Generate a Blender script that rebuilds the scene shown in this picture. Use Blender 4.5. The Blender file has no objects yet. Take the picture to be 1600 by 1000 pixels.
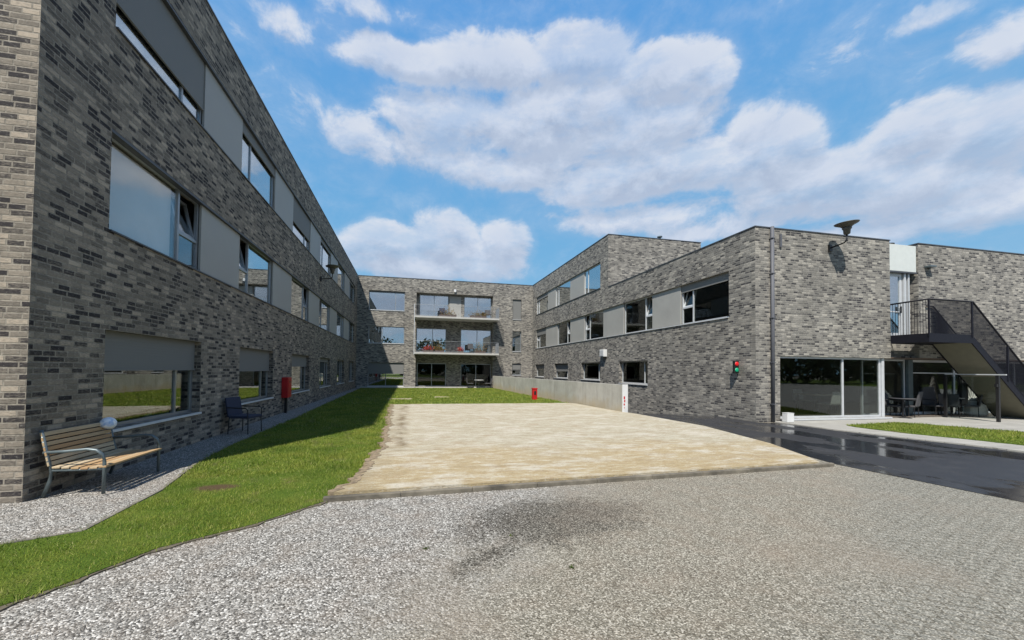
import bpy, bmesh, math, random
import numpy as np
from mathutils import Matrix, Vector
random.seed(7); rng = np.random.default_rng(7)
S = bpy.context.scene
col = S.collection

# ------------------------------------------------------------------ camera
CAM_H = 1.65
cd = bpy.data.cameras.new('camera'); cam = bpy.data.objects.new('camera', cd); col.objects.link(cam)
RIGHT, UP, FWD = (0.978107, -0.207809, 0.011012), (-0.015474, -0.019858, 0.999683), (0.207525, 0.977968, 0.022639)
cam.matrix_world = Matrix(((RIGHT[0], UP[0], -FWD[0], 0), (RIGHT[1], UP[1], -FWD[1], 0), (RIGHT[2], UP[2], -FWD[2], CAM_H), (0, 0, 0, 1)))
cd.sensor_fit = 'HORIZONTAL'; cd.sensor_width = 36; cd.lens = 602.05 / 1600 * 36
cd.shift_x = (800 - 768.0) / 1600; cd.shift_y = (564.5 - 500) / 1600
cd.clip_start = .05; cd.clip_end = 2000
S.camera = cam

# ------------------------------------------------------------------ light
SUN = Vector((-.52, -.855, 1.43)).normalized()
sl = bpy.data.lights.new('sun', 'SUN'); so = bpy.data.objects.new('sun', sl); col.objects.link(so)
sl.energy = 5.0; sl.angle = math.radians(.9); sl.color = (1, .94, .85)
so.rotation_euler = SUN.to_track_quat('Z', 'Y').to_euler()
S.view_settings.view_transform = 'Standard'; S.view_settings.look = 'None'; S.view_settings.exposure = .5; S.view_settings.gamma = 1

# ------------------------------------------------------------------ node helpers
class NT:
    def __init__(s, nt): s.nt = nt; s.nt.nodes.clear()
    def n(s, t, ins=None, **kw):
        nd = s.nt.nodes.new(t)
        for k, v in kw.items(): setattr(nd, k, v)
        for k, v in (ins or {}).items():
            if isinstance(v, bpy.types.NodeSocket): s.nt.links.new(v, nd.inputs[k])
            else: nd.inputs[k].default_value = v
        return nd
    def math(s, op, a, b=0, c=None, clamp=False):
        ins = {0: a, 1: b}
        if c is not None: ins[2] = c
        return s.n('ShaderNodeMath', ins, operation=op, use_clamp=clamp).outputs[0]
    def vmath(s, op, a, b=None, c=None, out=0):
        ins = {0: a}
        if b is not None: ins[1] = b
        if c is not None: ins[2] = c
        return s.n('ShaderNodeVectorMath', ins, operation=op).outputs[out]
    def mix(s, f, a, b, mode='MIX'):
        nd = s.nt.nodes.new('ShaderNodeMix'); nd.data_type = 'RGBA'; nd.blend_type = mode
        for k, v in ((0, f), (6, a), (7, b)):
            if isinstance(v, bpy.types.NodeSocket): s.nt.links.new(v, nd.inputs[k])
            else: nd.inputs[k].default_value = v if k == 0 else (*v[:3], 1)
        return nd.outputs[2]
    def ramp(s, f, stops, interp='LINEAR'):
        nd = s.nt.nodes.new('ShaderNodeValToRGB'); s.nt.links.new(f, nd.inputs[0])
        e = nd.color_ramp.elements; nd.color_ramp.interpolation = interp
        while len(e) > 1: e.remove(e[0])
        e[0].position = stops[0][0]; e[0].color = (*[stops[0][1]] * 3, 1) if not isinstance(stops[0][1], tuple) else (*stops[0][1], 1)
        for p, c in stops[1:]:
            x = e.new(p); x.color = (c, c, c, 1) if not isinstance(c, tuple) else (*c, 1)
        return nd.outputs[0]
    def noise(s, vec, scale, detail=3, rough=.55, out=0, dist=0):
        return s.n('ShaderNodeTexNoise', {'Vector': vec, 'Scale': scale, 'Detail': detail, 'Roughness': rough, 'Distortion': dist}).outputs[out]
    def mapr(s, v, a, b, c=0., d=1., smooth=False):
        return s.n('ShaderNodeMapRange', {0: v, 1: a, 2: b, 3: c, 4: d}, interpolation_type='SMOOTHSTEP' if smooth else 'LINEAR').outputs[0]
def srgb(r, g, b):
    return tuple(((c / 255 + .055) / 1.055) ** 2.4 if c > 10 else c / 255 / 12.92 for c in (r, g, b))
MATS = {}
def newmat(name):
    m = bpy.data.materials.new(name); m.use_nodes = True; t = NT(m.node_tree); MATS[name] = m; return m, t
def finish(t, base, rough=.7, bump=None, bstr=.3, bdist=.01, metallic=0, spec=.5, normal=None, **kw):
    ins = {'Base Color': base if isinstance(base, bpy.types.NodeSocket) else (*base, 1), 'Roughness': rough, 'Metallic': metallic, 'Specular IOR Level': spec}
    ins.update(kw)
    if bump is not None:
        ins['Normal'] = t.n('ShaderNodeBump', {'Height': bump, 'Strength': bstr, 'Distance': bdist}).outputs[0]
    p = t.n('ShaderNodeBsdfPrincipled', ins)
    t.n('ShaderNodeOutputMaterial', {'Surface': p.outputs[0]})
    return p
def simple(name, c, rough=.6, metallic=0, var=.12, nscale=6, bump=0, spec=.5, stretch=(1, 1, 1)):
    m, t = newmat(name)
    tc = t.n('ShaderNodeTexCoord').outputs['Object']
    v = t.vmath('MULTIPLY', tc, stretch)
    nz = t.noise(v, nscale, 5, .6)
    k = t.mapr(nz, .3, .7, 1 - var, 1 + var)
    cc = t.vmath('SCALE', (*c, ), None); cc.node.inputs[0].default_value = c; t.nt.links.new(k, cc.node.inputs['Scale'])
    r = t.mapr(nz, .3, .7, max(0, rough - .07), min(1, rough + .07))
    finish(t, cc, r, bump=(t.noise(v, nscale * 12, 3) if bump else None), bstr=bump, bdist=.004, metallic=metallic, spec=spec)
    return m

# ------------------------------------------------------------------ world sky with clouds
W = bpy.data.worlds.new('World'); S.world = W; W.use_nodes = True
w = NT(W.node_tree)
sky = w.n('ShaderNodeTexSky', sky_type='NISHITA', sun_disc=False, sun_elevation=math.asin(SUN.z), sun_rotation=math.atan2(SUN.x, SUN.y), altitude=50, air_density=1.0, dust_density=.7, ozone_density=2.5).outputs[0]
g = w.n('ShaderNodeTexCoord').outputs['Generated']
sep = w.n('ShaderNodeSeparateXYZ', {0: g})
az = w.math('ARCTAN2', sep.outputs[0], sep.outputs[1]); el = w.math('ARCSINE', sep.outputs[2])
BGS = 6.6
BL = [(-0.044, 0.667, 0.173, 0.046, 1.0), (0.187, 0.68, 0.2, 0.063, 1.0), (0.42, 0.681, 0.176, 0.061, 1.0), (0.633, 0.623, 0.154, 0.062, 1.0), (0.727, 0.591, 0.077, 0.039, 0.8), (0.088, 0.575, 0.213, 0.072, 0.8), (0.356, 0.575, 0.319, 0.083, 1.0), (0.576, 0.539, 0.218, 0.07, 1.0), (-0.149, 0.529, 0.103, 0.053, 0.7), (-0.009, 0.505, 0.159, 0.051, 0.7), (0.257, 0.491, 0.278, 0.053, 0.8), (0.576, 0.447, 0.288, 0.064, 1.0), (0.834, 0.443, 0.111, 0.101, 1.0), (0.906, 0.361, 0.18, 0.068, 1.0), (1.037, 0.323, 0.157, 0.062, 0.9), (1.046, 0.41, 0.084, 0.057, 0.9), (1.134, 0.374, 0.086, 0.062, 1.0), (0.833, 0.319, 0.245, 0.043, 0.7), (1.094, 0.265, 0.074, 0.032, 0.8), (0.092, 0.332, 0.115, 0.078, 1.0), (0.242, 0.317, 0.092, 0.073, 1.0), (-0.068, 0.309, 0.123, 0.056, 1.0), (0.044, 0.261, 0.285, 0.049, 0.9), (0.701, 0.309, 0.078, 0.024, 0.8), (-0.306, 0.677, 0.09, 0.036, 0.55), (-0.124, 0.737, 0.166, 0.031, 0.55), (1.136, 0.492, 0.061, 0.044, 0.75), (1.084, 0.559, 0.077, 0.028, 0.6), (0.789, 0.681, 0.095, 0.019, 0.4), (-0.263, 0.557, 0.054, 0.033, 0.35)]
BL += [(1.75, .38, .35, .1, 1), (-2.2, .3, .4, .12, .9), (.98, .262, .36, .05, .72), (.56, .36, .3, .05, .6), (1.95, .33, .6, .28, 1), (1.4, .3, .15, .09, .9), (-.8, .3, .2, .07, .7), (2.0, .2, .4, .05, .8), (3.14, .2, .55, .16, 1), (-3.14, .2, .55, .16, 1), (2.55, .12, .3, .08, .9), (-2.75, .1, .3, .06, .8)]  # mostly unseen clouds, added to grey the shade fill and window reflections
def field(dz):
    e2 = w.math('ADD', el, dz) if dz else el
    p = w.n('ShaderNodeCombineXYZ', {0: az, 1: e2, 2: 0.}).outputs[0]
    st = w.vmath('MULTIPLY', p, (1, 1.55, 1))
    n1 = w.noise(st, 7.5, 9, .66, dist=.3)
    n2 = w.noise(st, 3.2, 3, .5)
    wob = w.noise(w.vmath('ADD', p, (5, 3, 0)), 6, 4, .6, out=1)
    pw = w.vmath('MULTIPLY_ADD', wob, (.09, .07, 0), w.vmath('ADD', p, (-.045, -.035, 0)))
    acc = None
    for (a, b, ra, rb, am) in BL:
        q = w.vmath('MULTIPLY_ADD', pw, (1 / (ra * 1.12), 1 / (rb * 1.12), 0), (-a / (ra * 1.12), -b / (rb * 1.12), 0))
        d = w.vmath('DOT_PRODUCT', q, q, out=1)
        v = w.math('MULTIPLY_ADD', d, -am, am, clamp=True)
        acc = v if acc is None else w.math('SMOOTH_MAX', acc, v, .25)
    f = w.math('MULTIPLY_ADD', n1, 1.25, w.math('MULTIPLY_ADD', n2, .35, acc))
    return f, n1, acc
f0, nz0, acc0 = field(0)
f1, nz1, acc1 = field(.035)
dens = w.math('MAXIMUM', w.mapr(f0, .98, 1.42, 0, 1, True), w.mapr(f0, .75, 1.2, 0, .22, True))
lit = w.mapr(w.math('SUBTRACT', f0, f1), -.26, .34, 0, 1, True)
thick = w.mapr(f0, 1.1, 1.75, 0, 1)
shade = w.math('MULTIPLY_ADD', lit, .62, w.math('MULTIPLY_ADD', nz0, .7, w.math('MULTIPLY_ADD', thick, -.24, .06)), clamp=True)
cl = w.ramp(shade, [(0, (.40, .475, .64)), (.35, (.54, .62, .77)), (.75, (.66, .73, .87)), (1, (.80, .84, .92))])
hz = w.mapr(el, 0, .9, 0, 1)
blue = w.ramp(hz, [(0, (.26, .55, .78)), (.35, (.18, .47, .79)), (.85, (.12, .38, .81)), (.96, (.07, .24, .6)), (1, (.04, .14, .38))])
skyc = w.vmath('SCALE', sky); w.nt.links.new(sky, skyc.node.inputs[0]); skyc.node.inputs['Scale'].default_value = 1.0
skym = w.mix(.93, skyc, w.vmath('MULTIPLY', blue, (BGS, BGS, BGS)))
clm = w.vmath('MULTIPLY', cl, (BGS, BGS, BGS))
dens = w.math('MULTIPLY', dens, w.mapr(w.noise(w.n('ShaderNodeCombineXYZ', {0: az, 1: w.math('MULTIPLY', el, 2.2), 2: 3.}).outputs[0], 5, 6, .65), .36, .56, .72, 1, True))
fin = w.mix(w.math('MULTIPLY', dens, w.mapr(el, -.02, .05, 0, .92)), skym, clm)
bg = w.n('ShaderNodeBackground', {'Color': fin, 'Strength': .1})
w.n('ShaderNodeOutputWorld', {'Surface': bg.outputs[0]})

# ------------------------------------------------------------------ materials
def facecoord(t):
    "object coordinates laid on whichever way the face looks: u along the wall, v up"
    tc = t.n('ShaderNodeTexCoord').outputs['Object']
    nn = t.n('ShaderNodeNewGeometry').outputs['True Normal']
    s = t.n('ShaderNodeSeparateXYZ', {0: tc}); a = t.n('ShaderNodeSeparateXYZ', {0: t.vmath('ABSOLUTE', nn)})
    xf = t.math('GREATER_THAN', a.outputs[0], .6); zf = t.math('GREATER_THAN', a.outputs[2], .6)
    u = t.n('ShaderNodeMix', {0: xf, 2: s.outputs[0], 3: s.outputs[1]}).outputs[0]
    v = t.n('ShaderNodeMix', {0: zf, 2: s.outputs[2], 3: s.outputs[1]}).outputs[0]
    return t.n('ShaderNodeCombineXYZ', {0: u, 1: v, 2: 0.}).outputs[0], tc
def brick_mat(name, stops, mortar, BW=.222, BH=.0735, varscale=.25, stain=.12):
    m, t = newmat(name)
    uv, tc = facecoord(t)
    jit = t.vmath('MULTIPLY_ADD', t.noise(tc, 3, 2, out=1), (.006, .004, 0), uv)
    bt = t.n('ShaderNodeTexBrick', {'Vector': jit, 'Color1': (0, 0, 0, 1), 'Color2': (1, 1, 1, 1), 'Mortar': (.5, .5, .5, 1), 'Scale': 1, 'Mortar Size': .0112, 'Mortar Smooth': .5, 'Bias': 0., 'Brick Width': BW, 'Row Height': BH}, offset=.37, offset_frequency=2, squash=.82, squash_frequency=3)
    rnd = t.math('ADD', bt.outputs[0], t.mapr(t.noise(uv, 1.1, 3), .3, .7, -.09, .09))
    fine = t.noise(t.vmath('MULTIPLY', uv, (9, 30, 1)), 2.2, 4, .65)
    rnd = t.math('ADD', rnd, t.mapr(fine, .3, .7, -.2, .2), clamp=True)
    c = t.ramp(rnd, stops)
    c = t.mix(t.mapr(bt.outputs[1], 0, 1, 0, .92), c, t.mix(t.mapr(t.noise(tc, 16, 4, .7), .35, .65), tuple(x * .62 for x in mortar), tuple(x * 1.25 for x in mortar)))
    c = t.mix(t.mapr(t.noise(t.vmath('MULTIPLY', uv, (1, 1.8, 1)), 19, 4, .75), .56, .7, 0, .45), c, (.34, .325, .29))
    big = t.mapr(t.noise(tc, .35, 4, .6), .3, .7, 1 - stain, 1 + stain)
    streak = t.mapr(t.noise(t.vmath('MULTIPLY', uv, (1.6, .22, 1)), 2.0, 5, .65), .32, .68, .86, 1.14); big = t.math('MULTIPLY', big, streak)
    cs = t.vmath('SCALE', c); t.nt.links.new(c, cs.node.inputs[0]); t.nt.links.new(big, cs.node.inputs['Scale'])
    h = t.math('MULTIPLY_ADD', bt.outputs[1], -1, t.math('MULTIPLY', fine, .5))
    finish(t, cs, .85, bump=h, bstr=.55, bdist=.008, spec=.3)
    return m
BR = [(0, (.022, .021, .025)), (.17, (.042, .040, .042)), (.28, (.112, .106, .096)), (.5, (.166, .157, .139)), (.78, (.232, .217, .188)), (1, (.36, .33, .28))]
brickw = brick_mat('brown_grey_brick', [(p, (c[0] * .99, c[1] * .915, c[2] * .85)) for p, c in BR], (.228, .205, .170))
BR2 = [(0, (.03, .03, .034)), (.14, (.055, .054, .056)), (.26, (.125, .120, .112)), (.5, (.170, .163, .149)), (.78, (.225, .214, .192)), (1, (.34, .32, .28))]
brick = brick_mat('grey_brick', BR2, (.235, .224, .20))
metal = simple('aluminium', (.30, .32, .34), .4, .6, .08)
alulight = simple('light_aluminium', (.52, .54, .56), .4, .2, .05)
white = simple('white_metal', (.58, .59, .59), .45, 0, .05)
coping = simple('dark_coping', (.07, .075, .085), .5, .3, .1)
panelm = simple('grey_cladding', (.30, .30, .285), .5, 0, .07, 1.2, spec=.3)
panelr = panelm
shutm, t = newmat('shutter_fabric')
tc = t.n('ShaderNodeTexCoord').outputs['Object']; sx = t.n('ShaderNodeSeparateXYZ', {0: tc})
rib = t.math('SINE', t.math('MULTIPLY', sx.outputs[2], 130))
finish(t, (.165, .168, .165), .65, spec=.25, bump=rib, bstr=.15, bdist=.003)
concrete, t = newmat('concrete')
tc = t.n('ShaderNodeTexCoord').outputs['Object']; P = t.n('ShaderNodeNewGeometry').outputs['Position']; s3 = t.n('ShaderNodeSeparateXYZ', {0: P})
c = t.mix(t.mapr(t.noise(tc, 1.4, 6, .65), .35, .65), (.31, .305, .275), (.41, .405, .37))
c = t.mix(t.mapr(t.noise(t.vmath('MULTIPLY', tc, (2.2, 2.2, .18)), 2.2, 5, .7), .52, .66, 0, .5), c, (.20, .195, .175))
c = t.mix(t.mapr(t.math('MULTIPLY_ADD', t.noise(tc, 1.3, 4), -.9, s3.outputs[2]), .05, -.45, 0, .75), c, (.36, .29, .175))
finish(t, c, .85, bump=t.noise(tc, 30, 4), bstr=.3, bdist=.004)
slabm = simple('pale_concrete', (.40, .395, .38), .75, 0, .08, 3)
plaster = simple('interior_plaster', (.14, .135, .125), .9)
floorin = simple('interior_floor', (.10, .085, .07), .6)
soffit = simple('soffit_boards', (.10, .07, .05), .7, 0, .25, 8, stretch=(1, 8, 1))
olive = simple('stair_soffit', (.15, .143, .105), .8, 0, .1)
navy = simple('navy_steel', (.005, .0055, .011), .6, 0, .15, spec=.3)
black = simple('black_steel', (.012, .012, .013), .45)
steel = simple('grey_steel', (.12, .15, .16), .42, .4, .12)
redm = simple('red_paint', (.42, .008, .01), .45)
curtain = simple('curtain', (.30, .28, .25), .95, 0, .15, 20, stretch=(1, 8, .2))
fabric = simple('blue_fabric', (.028, .034, .062), .85, 0, .15, 40)
terracotta = simple('terracotta', (.07, .045, .035), .8)
zincm = simple('zinc', (.085, .09, .105), .65, 0, .12)
soilm = simple('soil', (.06, .045, .03), .95, 0, .3, 30)
def glassmat(name, tint, ior, rough=.004, wavy=.02):
    m, t = newmat(name)
    tc = t.n('ShaderNodeTexCoord').outputs['Object']
    nrm = t.n('ShaderNodeBump', {'Height': t.noise(tc, .9, 2, .5), 'Strength': wavy, 'Distance': .05}).outputs[0]
    fr = t.math('MULTIPLY_ADD', t.math('POWER', t.n('ShaderNodeLayerWeight', {'Blend': .5, 'Normal': nrm}).outputs['Facing'], 4.2), .96 - ior, ior + .03)
    tr = t.n('ShaderNodeBsdfTransparent', {'Color': (*tint, 1)}); gl = t.n('ShaderNodeBsdfGlossy', {'Color': (.93, .96, .97, 1), 'Roughness': rough, 'Normal': nrm})
    mx = t.n('ShaderNodeMixShader', {0: fr, 1: tr.outputs[0], 2: gl.outputs[0]})
    t.n('ShaderNodeOutputMaterial', {'Surface': mx.outputs[0]})
    return m
glass = glassmat('window_glass', (.72, .76, .76), .42)
glassgf = glassmat('shaded_glass', (.7, .74, .70), .14)
glassrf = glassmat('reflection_sheet_glass', (.99, .99, .99), .05)
reflm = simple('pale_reflection', (.42, .42, .40), .9, 0, .12, .8)  # pale colour imitating a grey cloud reflection in the large pane
glasst = glassmat('clear_glass', (.8, .84, .83), .02)
glassdark = glassmat('tinted_glass', (.70, .73, .71), .012)

# ground materials
def world_pos(t): return t.n('ShaderNodeNewGeometry').outputs['Position']
gravel, t = newmat('gravel')
P = world_pos(t); sp = t.n('ShaderNodeSeparateXYZ', {0: P})
P2 = t.n('ShaderNodeCombineXYZ', {0: sp.outputs[0], 1: sp.outputs[1], 2: 0.}).outputs[0]
Pd = t.vmath('MULTIPLY_ADD', t.noise(P2, 40, 2, out=1), (.008, .008, 0), P2)
vo = t.n('ShaderNodeTexVoronoi', {'Vector': Pd, 'Scale': 78., 'Randomness': 1.}, voronoi_dimensions='2D')
vs = t.n('ShaderNodeSeparateColor', {0: vo.outputs['Color']})
vo2 = t.n('ShaderNodeTexVoronoi', {'Vector': Pd, 'Scale': 105.}, voronoi_dimensions='2D'); v2 = t.n('ShaderNodeSeparateColor', {0: vo2.outputs['Color']})
stone_w = t.ramp(vs.outputs[0], [(0, (.04, .037, .033)), (.18, (.115, .11, .10)), (.45, (.21, .202, .185)), (.75, (.31, .30, .275)), (1, (.60, .59, .56))])
stone_b = t.ramp(v2.outputs[0], [(0, (.075, .066, .05)), (.3, (.155, .143, .113)), (.7, (.24, .223, .18)), (1, (.47, .445, .38))])
# zone: loose pale gravel left and by the kerb, worn brownish gravel right/near
big = t.noise(P2, .8, 4, .6)
line = t.math('SUBTRACT', t.math('MULTIPLY_ADD', sp.outputs[1], -.95, t.math('ADD', sp.outputs[0], 2.75)), 0)
zone = t.mapr(t.math('MULTIPLY_ADD', big, 2.2, line), .2, 2.4, 0, 1, True)
rightz = t.mapr(sp.outputs[0], 1.2, 3.2, 0, 1, True)
zone = t.math('MAXIMUM', zone, rightz)
cc = t.mix(zone, stone_w, stone_b)
cc = t.mix(t.mapr(t.noise(P2, 3.5, 4), .45, .75, 0, .3), cc, (.22, .17, .125))
# dark damp patches
def blob(cx, cy, rx, ry, ang=0):
    v = t.n('ShaderNodeMapping', {'Vector': t.vmath('ADD', P2, (-cx, -cy, 0)), 'Rotation': (0, 0, -ang)}).outputs[0]
    v = t.vmath('MULTIPLY', v, (1 / rx, 1 / ry, 0))
    return t.math('SUBTRACT', 1, t.vmath('LENGTH', v, out=1))
dk = t.math('MAXIMUM', blob(1.62, 4.12, 1.15, .6, .15), t.math('SUBTRACT', blob(.75, 3.4, .9, .2, .62), .38))
dk = t.mapr(t.math('MULTIPLY_ADD', vs.outputs[2], .6, t.math('MULTIPLY_ADD', t.noise(P2, 4, 6, .75), 1.9, dk)), 1.15, 1.55, 0, 1, True)
dk = t.math('MULTIPLY', dk, t.mapr(v2.outputs[0], 0.55, .85, 1, .4)); dk = t.math('MULTIPLY', dk, t.mapr(vs.outputs[1], .75, .95, 1, .45))
cc = t.mix(dk, cc, t.mix(vs.outputs[0], (.016, .014, .011), (.10, .092, .075)))
# faint pavers showing through bottom right
pv = t.n('ShaderNodeTexBrick', {'Vector': t.n('ShaderNodeMapping', {'Vector': P2, 'Rotation': (0, 0, .62)}).outputs[0], 'Color1': (.17, .19, .18, 1), 'Color2': (.25, .265, .25, 1), 'Mortar': (.05, .055, .05, 1), 'Scale': 1, 'Mortar Size': .011, 'Brick Width': .125, 'Row Height': .085})
pz = t.math('MULTIPLY', t.mapr(t.math('MULTIPLY_ADD', t.noise(P2, 1.5, 4), 1.6, t.math('SUBTRACT', sp.outputs[0], t.math('MULTIPLY', sp.outputs[1], 1.55))), -.6, 1.3, 0, 1, True), t.mapr(sp.outputs[0], .5, 1.8, 0, .8))
cc = t.mix(pz, cc, t.mix(.62, pv.outputs[0], stone_b)); cc = t.mix(t.mapr(t.noise(P2, .55, 3), .5, .68, 0, .3), cc, (.245, .20, .155))
hgt = t.math('SUBTRACT', 0, vo.outputs['Distance']); hgt = t.math('MULTIPLY_ADD', vs.outputs[1], .25, hgt)
finish(t, cc, .9, bump=hgt, bstr=.7, bdist=.011, spec=.25)

grassm, t = newmat('lawn_turf')
P = world_pos(t)
n = t.noise(P, 2.2, 5, .65); n2 = t.noise(t.vmath('MULTIPLY', P, (1, 1, 0)), 60, 4, .7)
c = t.ramp(n, [(.25, (.065, .12, .011)), (.5, (.12, .175, .02)), (.72, (.19, .21, .04))])
c = t.mix(t.mapr(n2, .35, .7), c, (.02, .045, .006))
c = t.mix(t.mapr(t.noise(P, 1.1, 5, .7), .58, .70, 0, .8), c, (.15, .115, .065))
bv = t.vmath('MULTIPLY', t.vmath('ADD', P, (2.54, -5.92, -.018)), (3.4, 6.5, 1)); bb = t.mapr(t.math('MULTIPLY_ADD', t.noise(P, 9, 4, .7), .9, t.vmath('LENGTH', bv, out=1)), 1.7, 1.0, 0, .95, True)
c = t.mix(bb, c, (.085, .055, .032))
finish(t, c, .9, bump=n2, bstr=.8, bdist=.03, spec=.15)
blade, t = newmat('grass_blades')
gm = t.n('ShaderNodeNewGeometry'); P = gm.outputs['Position']
c = t.ramp(gm.outputs['Random Per Island'], [(0, (.075, .135, .009)), (.5, (.145, .22, .02)), (.8, (.25, .30, .05)), (1, (.42, .39, .17))])
c = t.mix(t.mapr(t.noise(P, 1.3, 5, .65), .38, .66, 0, .8), c, (.29, .31, .055)); c = t.mix(t.mapr(t.noise(t.vmath('ADD', P, (7, 3, 0)), 2.1, 5, .7), .56, .68, 0, .6), c, (.21, .18, .10)); c = t.mix(t.mapr(t.noise(t.vmath('ADD', P, (2, 9, 0)), .9, 3, .6), .5, .66, 0, .5), c, (.06, .13, .013))
p = t.n('ShaderNodeBsdfPrincipled', {'Base Color': c, 'Roughness': .6, 'Specular IOR Level': .25})
tl = t.n('ShaderNodeBsdfTranslucent', {'Color': c})
t.n('ShaderNodeOutputMaterial', {'Surface': t.n('ShaderNodeMixShader', {0: .3, 1: p.outputs[0], 2: tl.outputs[0]}).outputs[0]})

sand, t = newmat('sand')
P = world_pos(t); s2 = t.n('ShaderNodeSeparateXYZ', {0: P})
st = t.vmath('MULTIPLY', P, (.8, 1.15, 1))
n = t.noise(st, 1.3, 7, .68); n2 = t.noise(t.vmath('MULTIPLY', P, (1, 1.7, 1)), 4, 8, .74)
zf = t.mapr(t.math('MULTIPLY_ADD', t.noise(P, .5, 4, .6), 5., s2.outputs[1]), 9.0, 11.2, 0, 1, True)
c = t.mix(zf, (.338, .270, .155), (.36, .33, .25))
c = t.mix(t.mapr(t.noise(t.vmath('MULTIPLY', P, (.8, 1.3, 1)), 1.1, 5, .65), .5, .62, 0, .85), c, (.45, .42, .35)); c = t.mix(t.mapr(t.noise(t.vmath('ADD', P, (3, 8, 0)), 1.6, 6, .7), .55, .66, 0, .6), c, (.29, .225, .14))
st1 = t.noise(t.vmath('MULTIPLY', P, (.55, 2.0, 1)), 5, 8, .8); c = t.mix(t.mapr(st1, .49, .38, 0, .65), c, (.255, .195, .12)); c = t.mix(t.mapr(st1, .51, .61, 0, .65), c, (.50, .475, .40))
ck = t.noise(t.vmath('MULTIPLY', P, (1, 1.5, 1)), 13, 5, .85); c = t.mix(t.mapr(ck, .42, .36, 0, .65), c, (.17, .13, .08)); c = t.mix(t.mapr(ck, .58, .66, 0, .6), c, (.55, .53, .46))
rut = t.math('SUBTRACT', 1, t.math('ABSOLUTE', t.math('MULTIPLY', t.math('ADD', s2.outputs[0], t.math('MULTIPLY_ADD', t.noise(P, 1, 2), .5, -.05)), 4.2)), clamp=True)
rut = t.math('MULTIPLY', rut, t.math('MULTIPLY', t.mapr(s2.outputs[1], 7.5, 8.5), t.mapr(t.noise(P, 2.5, 3), .42, .6)))
c = t.mix(t.math('MULTIPLY', rut, .95), c, (.15, .115, .07))
lo = t.mapr(t.math('MULTIPLY_ADD', t.noise(P, 2.0, 5, .7), 2.0, t.math('MULTIPLY', s2.outputs[0], -1)), 1.15, 1.9, 0, .55)
c = t.mix(lo, c, (.22, .185, .12))
tr_ = t.math('ABSOLUTE', t.math('SINE', t.math('MULTIPLY_ADD', t.noise(P, .7, 2), 2.2, t.math('MULTIPLY', s2.outputs[1], 2.3))))
c = t.mix(t.mapr(tr_, .12, 0, 0, .25), c, (.22, .175, .12)); g1 = t.noise(P, 90, 3, .8); g2 = t.noise(t.vmath('MULTIPLY', P, (1, 2, 1)), 22, 4, .75)
c = t.mix(t.mapr(g1, .42, .3, 0, .5), c, (.16, .125, .08)); c = t.mix(t.mapr(g2, .55, .7, 0, .5), c, (.5, .475, .41)); c = t.mix(t.mapr(g2, .44, .33, 0, .45), c, (.22, .17, .11))
finish(t, c, .95, bump=t.math('ADD', n2, t.noise(P, 45, 4, .7)), bstr=.6, bdist=.03, spec=.15)

asphalt, t = newmat('wet_asphalt')
P = world_pos(t); s2 = t.n('ShaderNodeSeparateXYZ', {0: P})
puddle = t.mapr(t.noise(t.vmath('MULTIPLY', P, (1, .45, 0)), 1.1, 4, .55, dist=.4), .47, .56, 0, 1, True)
ag = t.noise(P, 150, 3, .7); agb = t.n('ShaderNodeTexVoronoi', {'Vector': P, 'Scale': 110.}).outputs['Distance']
c = t.mix(t.mapr(ag, .35, .65), (.018, .019, .022), (.038, .039, .043))
c = t.mix(t.math('MULTIPLY', puddle, .6), c, (.012, .012, .014))
c = t.mix(t.mapr(t.noise(P, 2.5, 4), .5, .75, 0, .3), c, (.07, .07, .072))
r = t.mapr(puddle, 0, 1, .5, .12)
bs = t.mapr(puddle, 0, 1, .28, .0)
bn = t.n('ShaderNodeBump', {'Height': agb, 'Strength': bs, 'Distance': .004}).outputs[0]
finish(t, c, r, spec=.38, Normal=bn)

pave, t = newmat('pavement')
P = world_pos(t)
pb = t.n('ShaderNodeTexBrick', {'Vector': P, 'Color1': (.27, .265, .245, 1), 'Color2': (.33, .325, .30, 1), 'Mortar': (.17, .167, .155, 1), 'Scale': 1, 'Mortar Size': .008, 'Brick Width': .6, 'Row Height': .3})
c = t.mix(t.mapr(t.noise(P, 3, 5, .7), .4, .7, 0, .35), pb.outputs[0], (.21, .20, .17))
finish(t, c, .85, bump=t.noise(P, 80, 3), bstr=.3, bdist=.004)

kerbm = simple('kerb_concrete', (.125, .112, .088), .9, 0, .55, 4, bump=.5)
edgm = simple('edging', (.16, .145, .125), .9, 0, .35, 5, bump=.6)

woodm, t = newmat('wood_slats')
tc = t.n('ShaderNodeTexCoord').outputs['Object']; gi = t.n('ShaderNodeNewGeometry').outputs['Random Per Island']
gr = t.noise(t.vmath('MULTIPLY', tc, (30, 1.5, 30)), 3, 5, .65)
c = t.ramp(gi, [(0, (.30, .15, .06)), (.25, (.40, .27, .14)), (.6, (.46, .37, .24)), (1, (.50, .43, .31))])
c = t.mix(t.mapr(gr, .4, .7, 0, .45), c, (.20, .12, .06))
finish(t, c, .6, bump=gr, bstr=.3, bdist=.003)

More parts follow.
